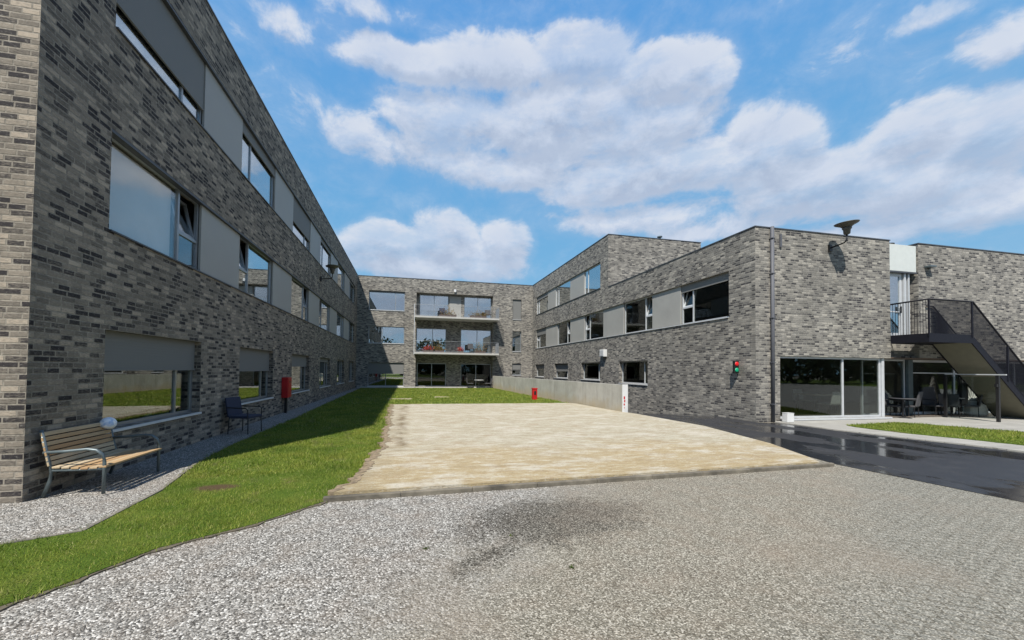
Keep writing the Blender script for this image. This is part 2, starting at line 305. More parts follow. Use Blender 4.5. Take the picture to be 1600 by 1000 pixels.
leafm, t = newmat('leaves')
gi = t.n('ShaderNodeNewGeometry').outputs['Random Per Island']
finish(t, t.ramp(gi, [(0, (.018, .035, .008)), (.5, (.045, .07, .015)), (1, (.10, .12, .03))]), .7, spec=.2)
leafo, t = newmat('autumn_leaves')
gi = t.n('ShaderNodeNewGeometry').outputs['Random Per Island']
finish(t, t.ramp(gi, [(0, (.10, .09, .02)), (.5, (.17, .12, .03)), (1, (.30, .17, .05))]), .7, spec=.2)
leafr, t = newmat('red_flowers')
gi = t.n('ShaderNodeNewGeometry').outputs['Random Per Island']
finish(t, t.ramp(gi, [(0, (.05, .07, .015)), (.35, (.35, .02, .03)), (.8, (.5, .05, .05)), (1, (.5, .16, .06))]), .7, spec=.2)

# ------------------------------------------------------------------ mesh helpers
class Face:
    "a wall plane: u along it, d out of it, z up"
    def __init__(s, o, U, N): s.o, s.U, s.N = Vector(o), Vector(U), Vector(N)
    def p(s, u, d, z): return s.o + s.U * u + s.N * d + Vector((0, 0, z))
WORLD = Face((0, 0, 0), (1, 0, 0), (0, 1, 0))
class MB:
    def __init__(s): s.bm = bmesh.new()
    def box(s, u0, u1, d0, d1, z0, z1, F=WORLD, rot=None):
        vs = [F.p(u, d, z) for z in (z0, z1) for d in (d0, d1) for u in (u0, u1)]
        if rot: vs = [rot @ v for v in vs]
        b = [s.bm.verts.new(v) for v in vs]
        for f in ((0, 1, 3, 2), (4, 6, 7, 5), (0, 4, 5, 1), (2, 3, 7, 6), (0, 2, 6, 4), (1, 5, 7, 3)): s.bm.faces.new([b[i] for i in f])
        return s
    def poly(s, pts, z=0, h=0):
        a = [s.bm.verts.new((x, y, z)) for x, y in pts]; s.bm.faces.new(a)
        if h:
            b = [s.bm.verts.new((x, y, z - h)) for x, y in pts]
            for i in range(len(pts)): j = (i + 1) % len(pts); s.bm.faces.new((a[i], a[j], b[j], b[i]))
        return s
    def quad(s, *pts): s.bm.faces.new([s.bm.verts.new(p) for p in pts]); return s
    def tube(s, pts, r, n=8, cap=True, r2=None):
        pts = [Vector(p) for p in pts]; rings = []
        for i, p in enumerate(pts):
            d = (pts[min(i + 1, len(pts) - 1)] - pts[max(i - 1, 0)]).normalized()
            a = d.cross(Vector((0, 0, 1)))
            if a.length < .1: a = d.cross(Vector((0, 1, 0)))
            a.normalize(); b = d.cross(a)
            rr = r if r2 is None else r + (r2 - r) * i / (len(pts) - 1)
            rings.append([s.bm.verts.new(p + (a * math.cos(k * 2 * math.pi / n) + b * math.sin(k * 2 * math.pi / n)) * rr) for k in range(n)])
        for A, B in zip(rings, rings[1:]):
            for k in range(n): s.bm.faces.new((A[k], A[(k + 1) % n], B[(k + 1) % n], B[k]))
        if cap: s.bm.faces.new(rings[0]); s.bm.faces.new(rings[-1])
        return s
    def lathe(s, c, prof, n=20, T=None):
        rings = []
        for r, z in prof:
            ring = []
            for k in range(n):
                v = Vector((r * math.cos(k * 2 * math.pi / n), r * math.sin(k * 2 * math.pi / n), z))
                ring.append(s.bm.verts.new(Vector(c) + (T @ v if T else v)))
            rings.append(ring)
        for A, B in zip(rings, rings[1:]):
            for k in range(n): s.bm.faces.new((A[k], A[(k + 1) % n], B[(k + 1) % n], B[k]))
        s.bm.faces.new(rings[0]); s.bm.faces.new(rings[-1]); return s
    def leaves(s, fn, n, size):
        for _ in range(n):
            c = Vector(fn()); a = Vector(rng.normal(size=3)).normalized(); b = a.cross(Vector(rng.normal(size=3))).normalized()
            l = size * random.uniform(.6, 1.4)
            s.quad(c - a * l, c + b * l * .45, c + a * l, c - b * l * .45)
        return s
    def build(s, name, m, parent=None, smooth=False, bevel=0, recalc=True, base=None):
        if recalc: bmesh.ops.recalc_face_normals(s.bm, faces=s.bm.faces)
        if parent is not None: base = Vector(parent.get('_w', (0, 0, 0)))
        off = Vector(base) if base is not None else Vector((0, 0, 0))
        bmesh.ops.translate(s.bm, verts=s.bm.verts, vec=-off)
        me = bpy.data.meshes.new(name); s.bm.to_mesh(me); s.bm.free()
        ms = m if isinstance(m, (list, tuple)) else [m]
        for x in ms: me.materials.append(x)
        if smooth:
            for f in me.polygons: f.use_smooth = True
        o = bpy.data.objects.new(name, me); col.objects.link(o)
        if parent is not None: o.parent = parent; o['_w'] = tuple(off)
        else: o.location = off; o['_w'] = tuple(off)
        if bevel:
            b = o.modifiers.new('bevel', 'BEVEL'); b.width = bevel; b.segments = 2; b.limit_method = 'ANGLE'
        return o
def thing(name, label, cat, loc, group=None):
    o = bpy.data.objects.new(name, None); col.objects.link(o); o.location = loc; o['_w'] = tuple(loc)
    o['label'] = label; o['category'] = cat; o.empty_display_size = .2
    if group: o['group'] = group
    return o
def tag(o, label, cat, group=None):
    o['label'] = label; o['category'] = cat
    if group: o['group'] = group
    return o
def struct(o): o['kind'] = 'structure'; return o
def copy_tree(o, parent=None):
    c = o.copy(); col.objects.link(c)
    if parent is not None: c.parent = parent
    for ch in o.children: copy_tree(ch, c)
    return c

# a wall slab with openings cut out of it, reveals included
def wall(F, u0, u1, z0, z1, holes, th=.3, name='wall', parent=None, m=None, mb=None):
    own = mb is None
    mb = mb or MB()
    us = sorted({u0, u1, *[h[0] for h in holes], *[h[1] for h in holes]}); zs = sorted({z0, z1, *[h[2] for h in holes], *[h[3] for h in holes]})
    us = [u for u in us if u0 <= u <= u1]; zs = [z for z in zs if z0 <= z <= z1]
    V = {}
    def vt(i, j, k):
        if (i, j, k) not in V: V[i, j, k] = mb.bm.verts.new(F.p(us[i], -th * k, zs[j]))
        return V[i, j, k]
    def solid(i, j):
        if i < 0 or j < 0 or i >= len(us) - 1 or j >= len(zs) - 1: return False
        a, b = (us[i] + us[i + 1]) / 2, (zs[j] + zs[j + 1]) / 2
        return not any(h[0] < a < h[1] and h[2] < b < h[3] for h in holes)
    for i in range(len(us) - 1):
        for j in range(len(zs) - 1):
            if not solid(i, j): continue
            mb.bm.faces.new((vt(i, j, 0), vt(i + 1, j, 0), vt(i + 1, j + 1, 0), vt(i, j + 1, 0)))
            mb.bm.faces.new((vt(i, j, 1), vt(i, j + 1, 1), vt(i + 1, j + 1, 1), vt(i + 1, j, 1)))
            for (di, dj, a, b) in ((-1, 0, (i, j), (i, j + 1)), (1, 0, (i + 1, j), (i + 1, j + 1)), (0, -1, (i, j), (i + 1, j)), (0, 1, (i, j + 1), (i + 1, j + 1))):
                if not solid(i + di, j + dj): mb.bm.faces.new((vt(*a, 0), vt(*b, 0), vt(*b, 1), vt(*a, 1)))
    if own: return mb.build(name, m or brick, parent)

def window(root, F, u0, u1, z0, z1, rec=.14, splits=(), shut=0, vent=None, sill=True, fm=None, gm=None, fw=.055, name='window', sillm=None, curt=0, transom=None):
    fm = fm or metal; gm = gm or glass
    mb = MB(); a, b = -rec - .06, -rec
    mb.box(u0, u1, a, b, z0, z0 + fw, F); mb.box(u0, u1, a, b, z1 - fw, z1, F)
    mb.box(u0, u0 + fw, a, b, z0 + fw, z1 - fw, F); mb.box(u1 - fw, u1, a, b, z0 + fw, z1 - fw, F)
    edges = [u0 + fw] + [x for x in splits] + [u1 - fw]
    for x in splits: mb.box(x - fw / 2, x + fw / 2, a, b, z0 + fw, z1 - fw, F)
    if transom: mb.box(u0 + fw, u1 - fw, a + .002, b - .002, transom - .02, transom + .02, F)
    zt = z0 + (z1 - z0) * .42
    if vent is not None:
        va, vb = edges[vent] + (fw / 2 if vent else 0), edges[vent + 1] - (fw / 2 if vent < len(edges) - 2 else 0)
        mb.box(va, vb, a, b, zt - .03, zt + .03, F)
    W_ = mb.build(name, fm, root)
    pm = MB()
    for k in range(len(edges) - 1):
        x0, x1 = edges[k] + (fw / 2 if k else 0), edges[k + 1] - (fw / 2 if k < len(edges) - 2 else 0)
        top = zt - .03 if vent == k else z1 - fw
        pm.box(x0 + .001, x1 - .001, -rec - .036, -rec - .026, z0 + fw + .001, top - .001, F)
    pm.build('pane', gm, W_)
    if vent is not None:
        # open sash leaning inward, hinged at the bottom
        hinge = F.p(0, -rec - .05, zt + .035); axis = F.U
        R_ = Matrix.Translation(hinge) @ Matrix.Rotation(math.radians(-13 if F.N.cross(Vector((0, 0, 1))).dot(F.U) > 0 else 13), 4, axis) @ Matrix.Translation(-hinge)
        test = R_ @ F.p(va, -rec - .05, z1) - F.p(va, -rec - .05, z1)
        if test.dot(F.N) > 0:
            R_ = Matrix.Translation(hinge) @ Matrix.Rotation(math.radians(13 if F.N.cross(Vector((0, 0, 1))).dot(F.U) > 0 else -13), 4, axis) @ Matrix.Translation(-hinge)
        sb = MB(); s0, s1, q0, q1 = va + .005, vb - .005, zt + .035, z1 - fw - .005
        for bx in ((s0, s1, q0, q0 + .05), (s0, s1, q1 - .05, q1), (s0, s0 + .05, q0 + .05, q1 - .05), (s1 - .05, s1, q0 + .05, q1 - .05)):
            sb.box(bx[0], bx[1], -rec - .08, -rec - .03, bx[2], bx[3], F, R_)
        sb.build('sash', fm, W_)
        sp_ = MB(); sp_.box(s0 + .05, s1 - .05, -rec - .06, -rec - .05, q0 + .05, q1 - .05, F, R_); sp_.build('sash_pane', gm, W_)
    if shut:
        zb = z1 - shut * (z1 - z0)
        sb = MB(); sb.box(u0 + .02, u1 - .02, -rec + .025, -rec + .04, zb, z1 - .001, F); sb.box(u0 + .015, u1 - .015, -rec + .015, -rec + .05, zb - .035, zb, F)
        sb.build('shutter', shutm, W_)
    if sill:
        sb = MB(); sb.box(u0 + .003, u1 - .003, -rec - .02, .045, z0 - .045, z0 - .004, F); sb.build('sill', sillm or alulight, W_, bevel=.004)
    if curt:
        cb = MB(); N = 26; L = (u1 - u0) * abs(curt); st_ = u0 + .1 if curt > 0 else u1 - .1 - L
        prev = None
        for i in range(N + 1):
            u = st_ + L * i / N; d = -rec - .22 + .035 * math.sin(i * 1.9)
            cur = (F.p(u, d, z0 + .02), F.p(u, d, z1 - .03))
            if prev: cb.quad(prev[0], cur[0], cur[1], prev[1])
            prev = cur
        cb.build('curtain', curtain, W_, recalc=False)
    return W_
def panel(root, F, u0, u1, z0, z1, d=-.07, m=None):
    mb = MB(); mb.box(u0 + .006, u1 - .006, d - .05, d, z0 + .004, z1 - .004, F)
    return mb.build('cladding_panel', m or panelm, root, bevel=.004)

# ------------------------------------------------------------------ ground
XL, YE, YB, XR, YR = -4.52, 5.72, 34.8, 11.32, 10.77
def wallx(y): return 8.22 + (y - 13.8) * (7.4 - 8.22) / (34.2 - 13.8)
mb = MB()
mb.poly([(-300, -300), (300, -300), (300, 12.5), (-300, 12.5)])
mb.poly([(-300, 12.5), (wallx(12.5) + .12, 12.5), (wallx(34.8) + .12, 34.8), (-300, 34.8)])
mb.poly([(XR + .15, 12.5), (300, 12.5), (300, 34.8), (XR + .15, 34.8)])
mb.poly([(-300, 34.8), (300, 34.8), (300, 600), (-300, 600)])
struct(mb.build('ground', gravel))
def wobble(pts, step=.25, amp=.03, seed=1):
    r = random.Random(seed); out = []
    for i in range(len(pts)):
        a, b = Vector(pts[i]), Vector(pts[(i + 1) % len(pts)]); n = max(1, int((b - a).length / step))
        nv = Vector((-(b - a).y, (b - a).x)).normalized()
        for k in range(n): p = a.lerp(b, k / n) + nv * r.uniform(-amp, amp) * (0 if k == 0 else 1); out.append((p.x, p.y))
    return out
# asphalt drive and ramp down to the basement
ws = wallx
road = [(8.0, -30), (7.86, 3.4), (7.62, 5.6), (8.0, 7.24), (8.55, 9.9), (8.38, 12.5), (XR - .001, 12.5), (XR - .001, 10.72), (11.9, 10.55), (12.0, 10.1), (12.1, 9.0), (12.43, 7.67), (12.75, 6.66), (13.0, 5.4), (13.6, -30)]
mb = MB(); mb.poly(road, .006)
rs = [12.5, 14, 34.75]
rz = [.006, -.11, -2.25]
for (y0, a), (y1, b) in zip(zip(rs, rz), list(zip(rs, rz))[1:]):
    mb.quad((ws(y0) + .1, y0, a), (XR - .001, y0, a), (XR - .001, y1, b), (ws(y1) + .1, y1, b))
struct(mb.build('road', asphalt))
# pavement right
mb = MB(); mb.poly([(11.95, 10.765), (11.95, 10.5), (12.05, 10.1), (12.15, 9.0), (12.48, 7.67), (12.8, 6.66), (13.05, 5.4), (13.65, -30), (60, -30), (60, 10.765)], .03, .1)
mb.poly([(17.3, 10.765), (60, 10.765), (60, 12.2), (17.3, 12.2)], .03)
struct(mb.build('pavement', pave))
# sand plot
sandp = wobble([(-.92, 5.22), (7.3, 5.56)], .3, .0) [:0]
left = [(-.92, 5.3), (-.72, 6.2), (-.5, 8.0), (-.52, 10), (-.62, 13), (-.7, 16), (-.78, 18.0)]
r_ = random.Random(3); lw = []
for a, b in zip(left, left[1:]):
    K_ = int((b[1] - a[1]) / .07)
    for k in range(K_):
        t_ = k / K_; yy = a[1] + (b[1] - a[1]) * t_
        lw.append((a[0] + (b[0] - a[0]) * t_ + .035 * math.sin(yy * 2.3) + .04 * math.sin(yy * 6.7 + 1) * math.sin(yy * 1.3) + r_.uniform(-.05, .05), yy + r_.uniform(-.02, .02)))
lw.append(left[-1])
back = [(x / 2 - .78, 18.0 + r_.uniform(-.06, .06)) for x in range(1, 18)]
rightb = [(8.02, 17.6), (8.2, 14.2), (8.42, 13.2), (8.45, 12.7), (8.62, 10), (8.05, 7.3), (7.5, 6.0), (7.28, 5.62)]
SANDP = lw + back + rightb
mb = MB(); mb.poly(SANDP, .055, .06); struct(mb.build('sand', sand))
rf = random.Random(12); fr = [(x + rf.uniform(.01, .09), y) for x, y in lw]; fl = [(x - rf.uniform(.02, .13), y) for x, y in lw]
FRINGE = fr + fl[::-1]
# a kerb along the near edge of the sand
K = thing('kerb', 'low weathered concrete kerb along the near edge of the sand plot', 'kerb', (3.2, 5.3, 0))
a, b = Vector((-1.02, 5.12)), Vector((7.42, 5.5)); nseg = 9
for i in range(nseg):
    p, q = a.lerp(b, i / nseg), a.lerp(b, (i + 1) / nseg); dr = (q - p).normalized(); q = q - dr * .003; nv = Vector((-dr.y, dr.x)) * .034
    z = .064 + random.uniform(-.003, .003); mk = MB()
    c = [p - nv, q - nv, q + nv, p + nv]
    mk.poly([(v.x, v.y) for v in c], z, z + .01); mk.build('kerb_stone', kerbm, K, bevel=.012)
# lawns
LAWN = [(-14, 4.1), (-3.6, 4.36), (-3.12, 4.6), (-3.15, 5.9), (-3.5, 7.6), (-3.62, 9), (-3.6, 14), (-3.75, 20), (-3.95, 33.8)] + [(7.35, 33.8)] + [(wallx(25) - .12, 25), (wallx(18.3) - .15, 18.1)] + back[::-1] + lw[::-1] + [(-.98, 5.12), (-1.55, 4.5), (-2.2, 4.05), (-2.51, 3.5), (-2.75, 3.2), (-3.6, 2.4), (-14, 2.0)]
mb = MB(); mb.poly(LAWN, .018, .03); struct(mb.build('lawn', grassm))
BED = [(13.45, 9.55), (16.0, 9.85), (16.6, 8.9), (17.15, 7.6), (17.9, 4.5), (18, -5), (14.6, -5), (14.3, 4.5), (14.0, 6.2), (13.75, 7.2), (13.4, 8.0), (13.3, 9.2)]
mb = MB(); mb.poly(wobble(BED, .2, .02, 6), .05, .05); struct(mb.build('lawn', grassm))
def inpoly(x, y, poly):
    c = np.zeros(len(x), bool); P = np.array(poly)
    for i in range(len(P)):
        x0, y0 = P[i]; x1, y1 = P[i - 1]
        c ^= ((y0 > y) != (y1 > y)) & (x < (x1 - x0) * (y - y0) / (y1 - y0 + 1e-12) + x0)
    return c
def blades(name, label, poly, z0, batches):
    Vs = []
    for (xa, xb, ya, yb, n, h, wd) in batches:
        x = rng.uniform(xa, xb, n); y = rng.uniform(ya, yb, n)
        cl_ = (np.sin(x * 3.1 + y * 1.7) + np.sin(x * 7.3 - y * 5.1) + np.sin(y * 9.7 + x * 2.3)) / 3
        jx, jy = rng.normal(0, .045, n), rng.normal(0, .045, n); bare = ((x + 2.54) / .3) ** 2 + ((y - 5.92) / .16) ** 2 < rng.uniform(.5, 1.8, n); bare |= (np.sin(x * 2.1 + 1.3) * np.sin(y * 1.9 + .4) + .35 * np.sin(x * 6.1 + y * 4.3)) > rng.uniform(.75, 1.6, n)
        k = inpoly(x + jx, y + jy, poly) & (rng.uniform(size=n) < .8 + .3 * cl_) & ~bare; x, y, cl_ = x[k], y[k], cl_[k]; m_ = len(x)
        th = rng.uniform(0, 2 * np.pi, m_); hh = h * rng.uniform(.5, 1.35, m_) * (1 + .35 * cl_); ww = wd * rng.uniform(.6, 1.3, m_)
        lx, ly = rng.normal(0, .45, m_) * hh, rng.normal(0, .45, m_) * hh
        dx, dy = np.cos(th) * ww / 2, np.sin(th) * ww / 2; zz = np.full(m_, z0)
        A = np.stack([x - dx, y - dy, zz], 1); B = np.stack([x + dx, y + dy, zz], 1); C_ = np.stack([x + lx, y + ly, zz + hh], 1)
        Vs.append(np.stack([A, B, C_], 1).reshape(-1, 3))
    V = np.concatenate(Vs).astype(np.float32); nf = len(V) // 3
    me = bpy.data.meshes.new(name); me.vertices.add(len(V)); me.vertices.foreach_set('co', V.ravel())
    me.loops.add(nf * 3); me.loops.foreach_set('vertex_index', np.arange(nf * 3, dtype=np.int32))
    me.polygons.add(nf); me.polygons.foreach_set('loop_start', np.arange(0, nf * 3, 3, dtype=np.int32)); me.polygons.foreach_set('loop_total', np.full(nf, 3, np.int32))
    me.update(); me.validate(); me.materials.append(blade)
    o = bpy.data.objects.new(name, me); col.objects.link(o); o['kind'] = 'stuff'; o['label'] = label; o['category'] = 'grass'; return o
blades('grass', 'short green lawn grass between the gravel path and the sand plot', LAWN, .015, [(-5.5, -.4, 2.2, 6.5, 110000, .030, .006), (-4, -.2, 6.5, 11, 85000, .034, .009), (-4, 0, 11, 18.3, 45000, .05, .018), (-4, 8, 18, 33.8, 60000, .06, .03)])
blades('grass', 'grass of the narrow lawn strip beside the wet asphalt drive', BED, .045, [(13, 18, 3.5, 10, 40000, .05, .014)])
mb = MB(); mb.poly([(-60, -60), (7.6, -60), (7.6, -9), (-60, -9)], .012); mb.poly([(18.2, -60), (140, -60), (140, -4), (18.2, -4)], .012); struct(mb.build('lawn', grassm))
# thin edging strip between lawn and path
E_ = MB()
ed = [(-14, 4.1), (-3.62, 4.38), (-3.14, 4.6), (-3.19, 5.9), (-3.54, 7.6), (-3.66, 9), (-3.64, 14), (-3.79, 20), (-3.99, 33.8)]
for p, q in zip(ed, ed[1:]):
    p, q = Vector(p), Vector(q); nv = Vector((-(q - p).y, (q - p).x)).normalized() * .022
    E_.poly([tuple(v) for v in (p - nv, q - nv, q + nv, p + nv)], .026 + random.uniform(0, .002), .04)
tag(E_.build('edging_strip', edgm), 'thin dark edging strip between the gravel path and the lawn', 'edging')
ed = [(-.98, 5.1), (-1.55, 4.5), (-2.2, 4.03), (-2.51, 3.48), (-2.75, 3.18), (-3.6, 2.38), (-6, 1.9)]
re = random.Random(9); up_, dn_ = [], []
for p, q in zip(ed, ed[1:]):
    p, q = Vector(p), Vector(q); n_ = int((q - p).length / .09); nv = Vector((-(q - p).y, (q - p).x)).normalized()
    for k in range(n_): c = p.lerp(q, k / n_); up_.append(tuple(c - nv * re.uniform(.01, .04))); dn_.append(tuple(c + nv * re.uniform(.005, .06)))
E_ = MB(); E_.poly(up_ + dn_[::-1], .012, .01)
soil_m = simple('bare_soil', (.095, .08, .058), .95, 0, .35, 25, bump=.6)
struct(E_.build('soil', soil_m))
E_ = MB(); E_.poly(FRINGE, .062, .05); struct(E_.build('soil', simple('sandy_soil', (.20, .155, .10), .95, 0, .45, 14, bump=.7)))

# ------------------------------------------------------------------ left wing
LB = thing('brick_building', 'long three-storey dark brick wing on the left with ribbon windows', 'building', (XL, 20, 0))
FL = Face((XL, 0, 0), (0, 1, 0), (1, 0, 0))
HT = 9.72
mod = [(6.92, 9.68), (11.66, 14.3), (16.4, 19.08), (21.2, 23.85), (26.05, 28.7), (30.95, 33.5)]
holes = [(6.92, 33.5, 3.74, 5.3), (6.92, 33.5, 6.9, 8.5)] + [(a, b, .66, 2.2) for a, b in mod]
mb = MB(); wall(FL, YE, YB, -.3, HT, holes, mb=mb)
mb.box(-18, XL, YE, YE + .3, -.3, HT) if 0 else None
FE = Face((0, YE, 0), (1, 0, 0), (0, -1, 0))
mb.build('wall', brickw, LB)
mb = MB(); wall(FE, -18, XL - .3, -.3, HT, [], mb=mb); mb.box(-18, -17.7, YE + .3, YB, -.3, HT); mb.build('wall', brickw, LB)
mb = MB(); mb.box(-17.7, XL - .3, YE + .3, YB, 9.2, 9.3); mb.build('roof', coping, LB)
mb = MB(); mb.box(XL - .33, XL + .02, YE - .02, YB, HT, HT + .04); mb.box(-18, XL - .33, YE - .02, YE + .33, HT, HT + .04); mb.build('coping', coping, LB)
mb = MB()
for z in (-.2, 3.0, 6.05): mb.box(-12, XL - .3, YE + .3, YB - .01, z + (.2 if z < 0 else 0), z + .35)
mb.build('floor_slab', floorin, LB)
mb = MB(); mb.box(-8.6, -8.4, YE + .3, YB - .01, .15, 9.2)
for a, b in [(9.68, 11.66), (14.3, 16.4), (19.08, 21.2), (23.85, 26.05), (28.7, 30.95)]:
    mb.box(-8.4, XL - .3, (a + b) / 2 - .1, (a + b) / 2 + .1, .15, 9.2)
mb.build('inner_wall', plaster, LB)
for i, (a, b) in enumerate(mod):
    n0 = i % 2 == 0
    sp1 = [b - .74] if n0 else [a + .72]
    wd = window(LB, FL, a, b, 3.74, 5.3, .13, sp1, vent=(1 if n0 else 0) if i < 4 else None, sill=False, curt=0 if i in (0,) else (.22 if i % 2 else -.2), gm=glassrf if i == 0 else glass)
    if i == 0: mb = MB(); mb.box(7.0, 8.9, -.262, -.255, 3.8, 5.24, FL); mb.build('blind', reflm, wd)  # added sheet behind the pane, stands in for the cloud reflection
    window(LB, FL, a, b, 6.9, 8.5, .13, sp1, shut=[.68, .2, .62, .15, .0, .1][i], sill=False)
    window(LB, FL, a, b, .66, 2.2, .16, [b - .62] if n0 else [b - .6], shut=[.385, .41, .3, .12, 0, 0][i], sillm=white, curt=.0, gm=glassgf)
for (a, b) in [(9.68, 11.66), (14.3, 16.4), (19.08, 21.2), (23.85, 26.05), (28.7, 30.95)]:
    panel(LB, FL, a, b, 3.74, 5.3); panel(LB, FL, a, b, 6.9, 8.5)
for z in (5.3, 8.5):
    mb = MB(); mb.box(6.925, 33.495, -.2, -.004, z - .05, z - .002, FL); mb.build('dark_head_strip', coping, LB)  # dark strip standing in for the shadow line under the window heads
for z in (3.74, 6.9):
    mb = MB(); mb.box(6.93, 33.49, -.2, .03, z - .03, z - .004, FL); mb.build('ledge', coping, LB)

# ------------------------------------------------------------------ back wing
BB = thing('brick_building', 'three-storey brick wing closing the far end of the courtyard with two balconies', 'building', (3, YB, 0))
FB = Face((0, YB, 0), (1, 0, 0), (0, -1, 0)); FBR = Face((0, YB + .5, 0), (1, 0, 0), (0, -1, 0))
hb = [(-3.55, -.5, .15, 2.2), (-3.55, -.5, 3.88, 5.36), (-3.55, -.5, 6.78, 8.48), (.5, 7.48, .05, 8.5), (9.36, 10.22, 6.4, 8.3), (9.36, 10.22, 3.4, 5.3), (9.36, 10.22, 1.2, 2.3)]
wall(FB, XL + .001, XR - .001, -3, HT - .03, hb, .5, parent=BB)
hr = [(.8, 3.4, 6.3, 8.4), (4.85, 7.42, 6.3, 8.4), (.55, 3.22, 3.2, 5.36), (4.56, 7.43, 3.2, 5.36), (.65, 3.25, .12, 2.2), (4.6, 7.44, .12, 2.2)]
wall(FBR, .3, 7.7, .0, 8.7, hr, .25, parent=BB)
mb = MB(); mb.box(-18, 17.5, 46, 46.3, -.3, 9.6); mb.box(-18, -17.7, YB + .01, 46, -.3, 9.6); mb.box(17.2, 17.5, YB + .3, 46, -.3, 9.6); mb.box(XR + .3, 17.5, YB + .01, YB + .3, 0, 9.6); mb.build('wall', brick, BB)
mb = MB(); mb.box(-17.7, 17.2, YB + .5, 46, 9.2, 9.3); mb.build('roof', coping, BB)
mb = MB(); mb.box(XL + .03, XR - .03, YB - .02, YB + .52, HT - .03, HT + .01); mb.build('coping', coping, BB)
mb = MB()
for z in (-.3, 3.0, 6.05): mb.box(-12, 11.3, YB + .76, 42, z + (.3 if z < 0 else -.2), z + (.38 if z < 0 else .15))
mb.build('floor_slab', floorin, BB)
mb = MB(); mb.box(-12, 16, 40, 40.2, .1, 9.2); mb.box(4, 4.2, YB + .76, 40, .1, 9.2); mb.box(-.2, 0, YB + .51, 40, .1, 9.2); mb.box(8.4, 8.6, YB + .51, 40, .1, 9.2); mb.build('inner_wall', plaster, BB)
window(BB, FB, -3.55, -.5, .15, 2.2, .14, [-2.05], shut=.46, sillm=white)
window(BB, FB, -3.55, -.5, 3.88, 5.36, .14, [-2.4], curt=.3)
window(BB, FB, -3.55, -.5, 6.78, 8.48, .14, [-1.3], shut=.06)
window(BB, FB, 9.36, 10.22, 6.4, 8.3, .14, [], shut=.97)
window(BB, FB, 9.36, 10.22, 3.4, 5.3, .14, [], transom=4.2)
window(BB, FB, 9.36, 10.22, 1.2, 2.3, .14, [], shut=.5)
for (a, b) in ((.8, 3.4), (4.85, 7.42)): window(BB, FBR, a, b, 6.3, 8.4, .06, [(a + b) / 2], sill=False, curt=.18)
for (a, b) in ((.55, 3.22), (4.56, 7.43)): window(BB, FBR, a, b, 3.2, 5.36, .06, [(a + b) / 2 + .1], sill=False, curt=-.2)
for (a, b) in ((.65, 3.25), (4.6, 7.44)): window(BB, FBR, a, b, .12, 2.2, .06, [(a + b) / 2], sill=False, gm=glassdark)
mb = MB(); mb.box(3.5, 4.55, -.001, .03, 6.32, 8.38, FBR); mb.build('cladding_panel', panelr, BB)
mb = MB(); mb.box(-4.4, 7.6, YB - .35, YB - .01, .02, .10); mb.build('threshold', slabm, BB)
for zt in (6.25, 3.12):
    mb = MB(); mb.box(.36, 7.78, 33.45, YB + .45, zt - .16, zt); mb.build('balcony_slab', slabm, BB, bevel=.01)
    rb = MB()
    for a, b in (((.4, 33.5), (7.74, 33.5)), ((7.74, 33.5), (7.74, YB - .01))):
        A_, B_ = Vector((*a, zt)), Vector((*b, zt)); n_ = int((B_ - A_).length / .13)
        rb.tube([A_ + Vector((0, 0, .97)), B_ + Vector((0, 0, .97))], .011, 6); rb.tube([A_ + Vector((0, 0, .08)), B_ + Vector((0, 0, .08))], .008, 6)
        th_ = .0025 if a[1] == b[1] else .016
        for i in range(n_ + 1): q = A_.lerp(B_, i / n_); rb.box(q.x - th_, q.x + th_, q.y - .005, q.y + .005, zt, zt + .97)
    rb.build('balcony_railing', metal, BB)
mb = MB(); mb.box(.31, .355, 33.47, 33.53, 2.9, 7.25); mb.build('balcony_post', alulight, BB)
def foliage(c, r, n, size): return lambda: Vector(c) + Vector((random.gauss(0, r[0] * .5), random.gauss(0, r[1] * .5), abs(random.gauss(0, r[2] * .6))))
def planter(x, y, z, L, fol, label, mat, hgt=.32):
    t_ = thing('flower_box', label, 'planter', (x, y, z))
    mb = MB(); mb.box(x - L / 2, x + L / 2, y - .11, y + .11, z + .001, z + .2); mb.box(x - L / 2 + .02, x + L / 2 - .02, y - .09, y + .09, z + .2, z + .205); mb.build('trough', terracotta, t_)
    MB().leaves(foliage((x, y, z + .2), (L / 2, .13, hgt), 0, 0), 420, .045).build('foliage', mat, t_, recalc=False)
planter(3.2, 33.75, 6.252, 1.5, 0, 'flower box of olive-brown foliage in the middle of the top balcony', leafo, .5)
planter(5.9, 33.75, 6.252, 1.5, 0, 'flower box of brownish plants near the right end of the top balcony', leafo, .35)
planter(1.55, 33.72, 3.122, .8, 0, 'flower box full of red flowers on the lower balcony', leafr, .26)
planter(2.5, 33.72, 3.122, .8, 0, 'flower box of orange-brown plants beside the red flowers on the lower balcony', leafo, .5)
planter(6.1, 33.72, 3.122, .95, 0, 'flower box of tall olive foliage toward the right of the lower balcony', leafo, .55)
planter(4.4, 33.9, 3.122, .5, 0, 'small flower box with pinkish blooms in the middle of the lower balcony', leafr, .22)

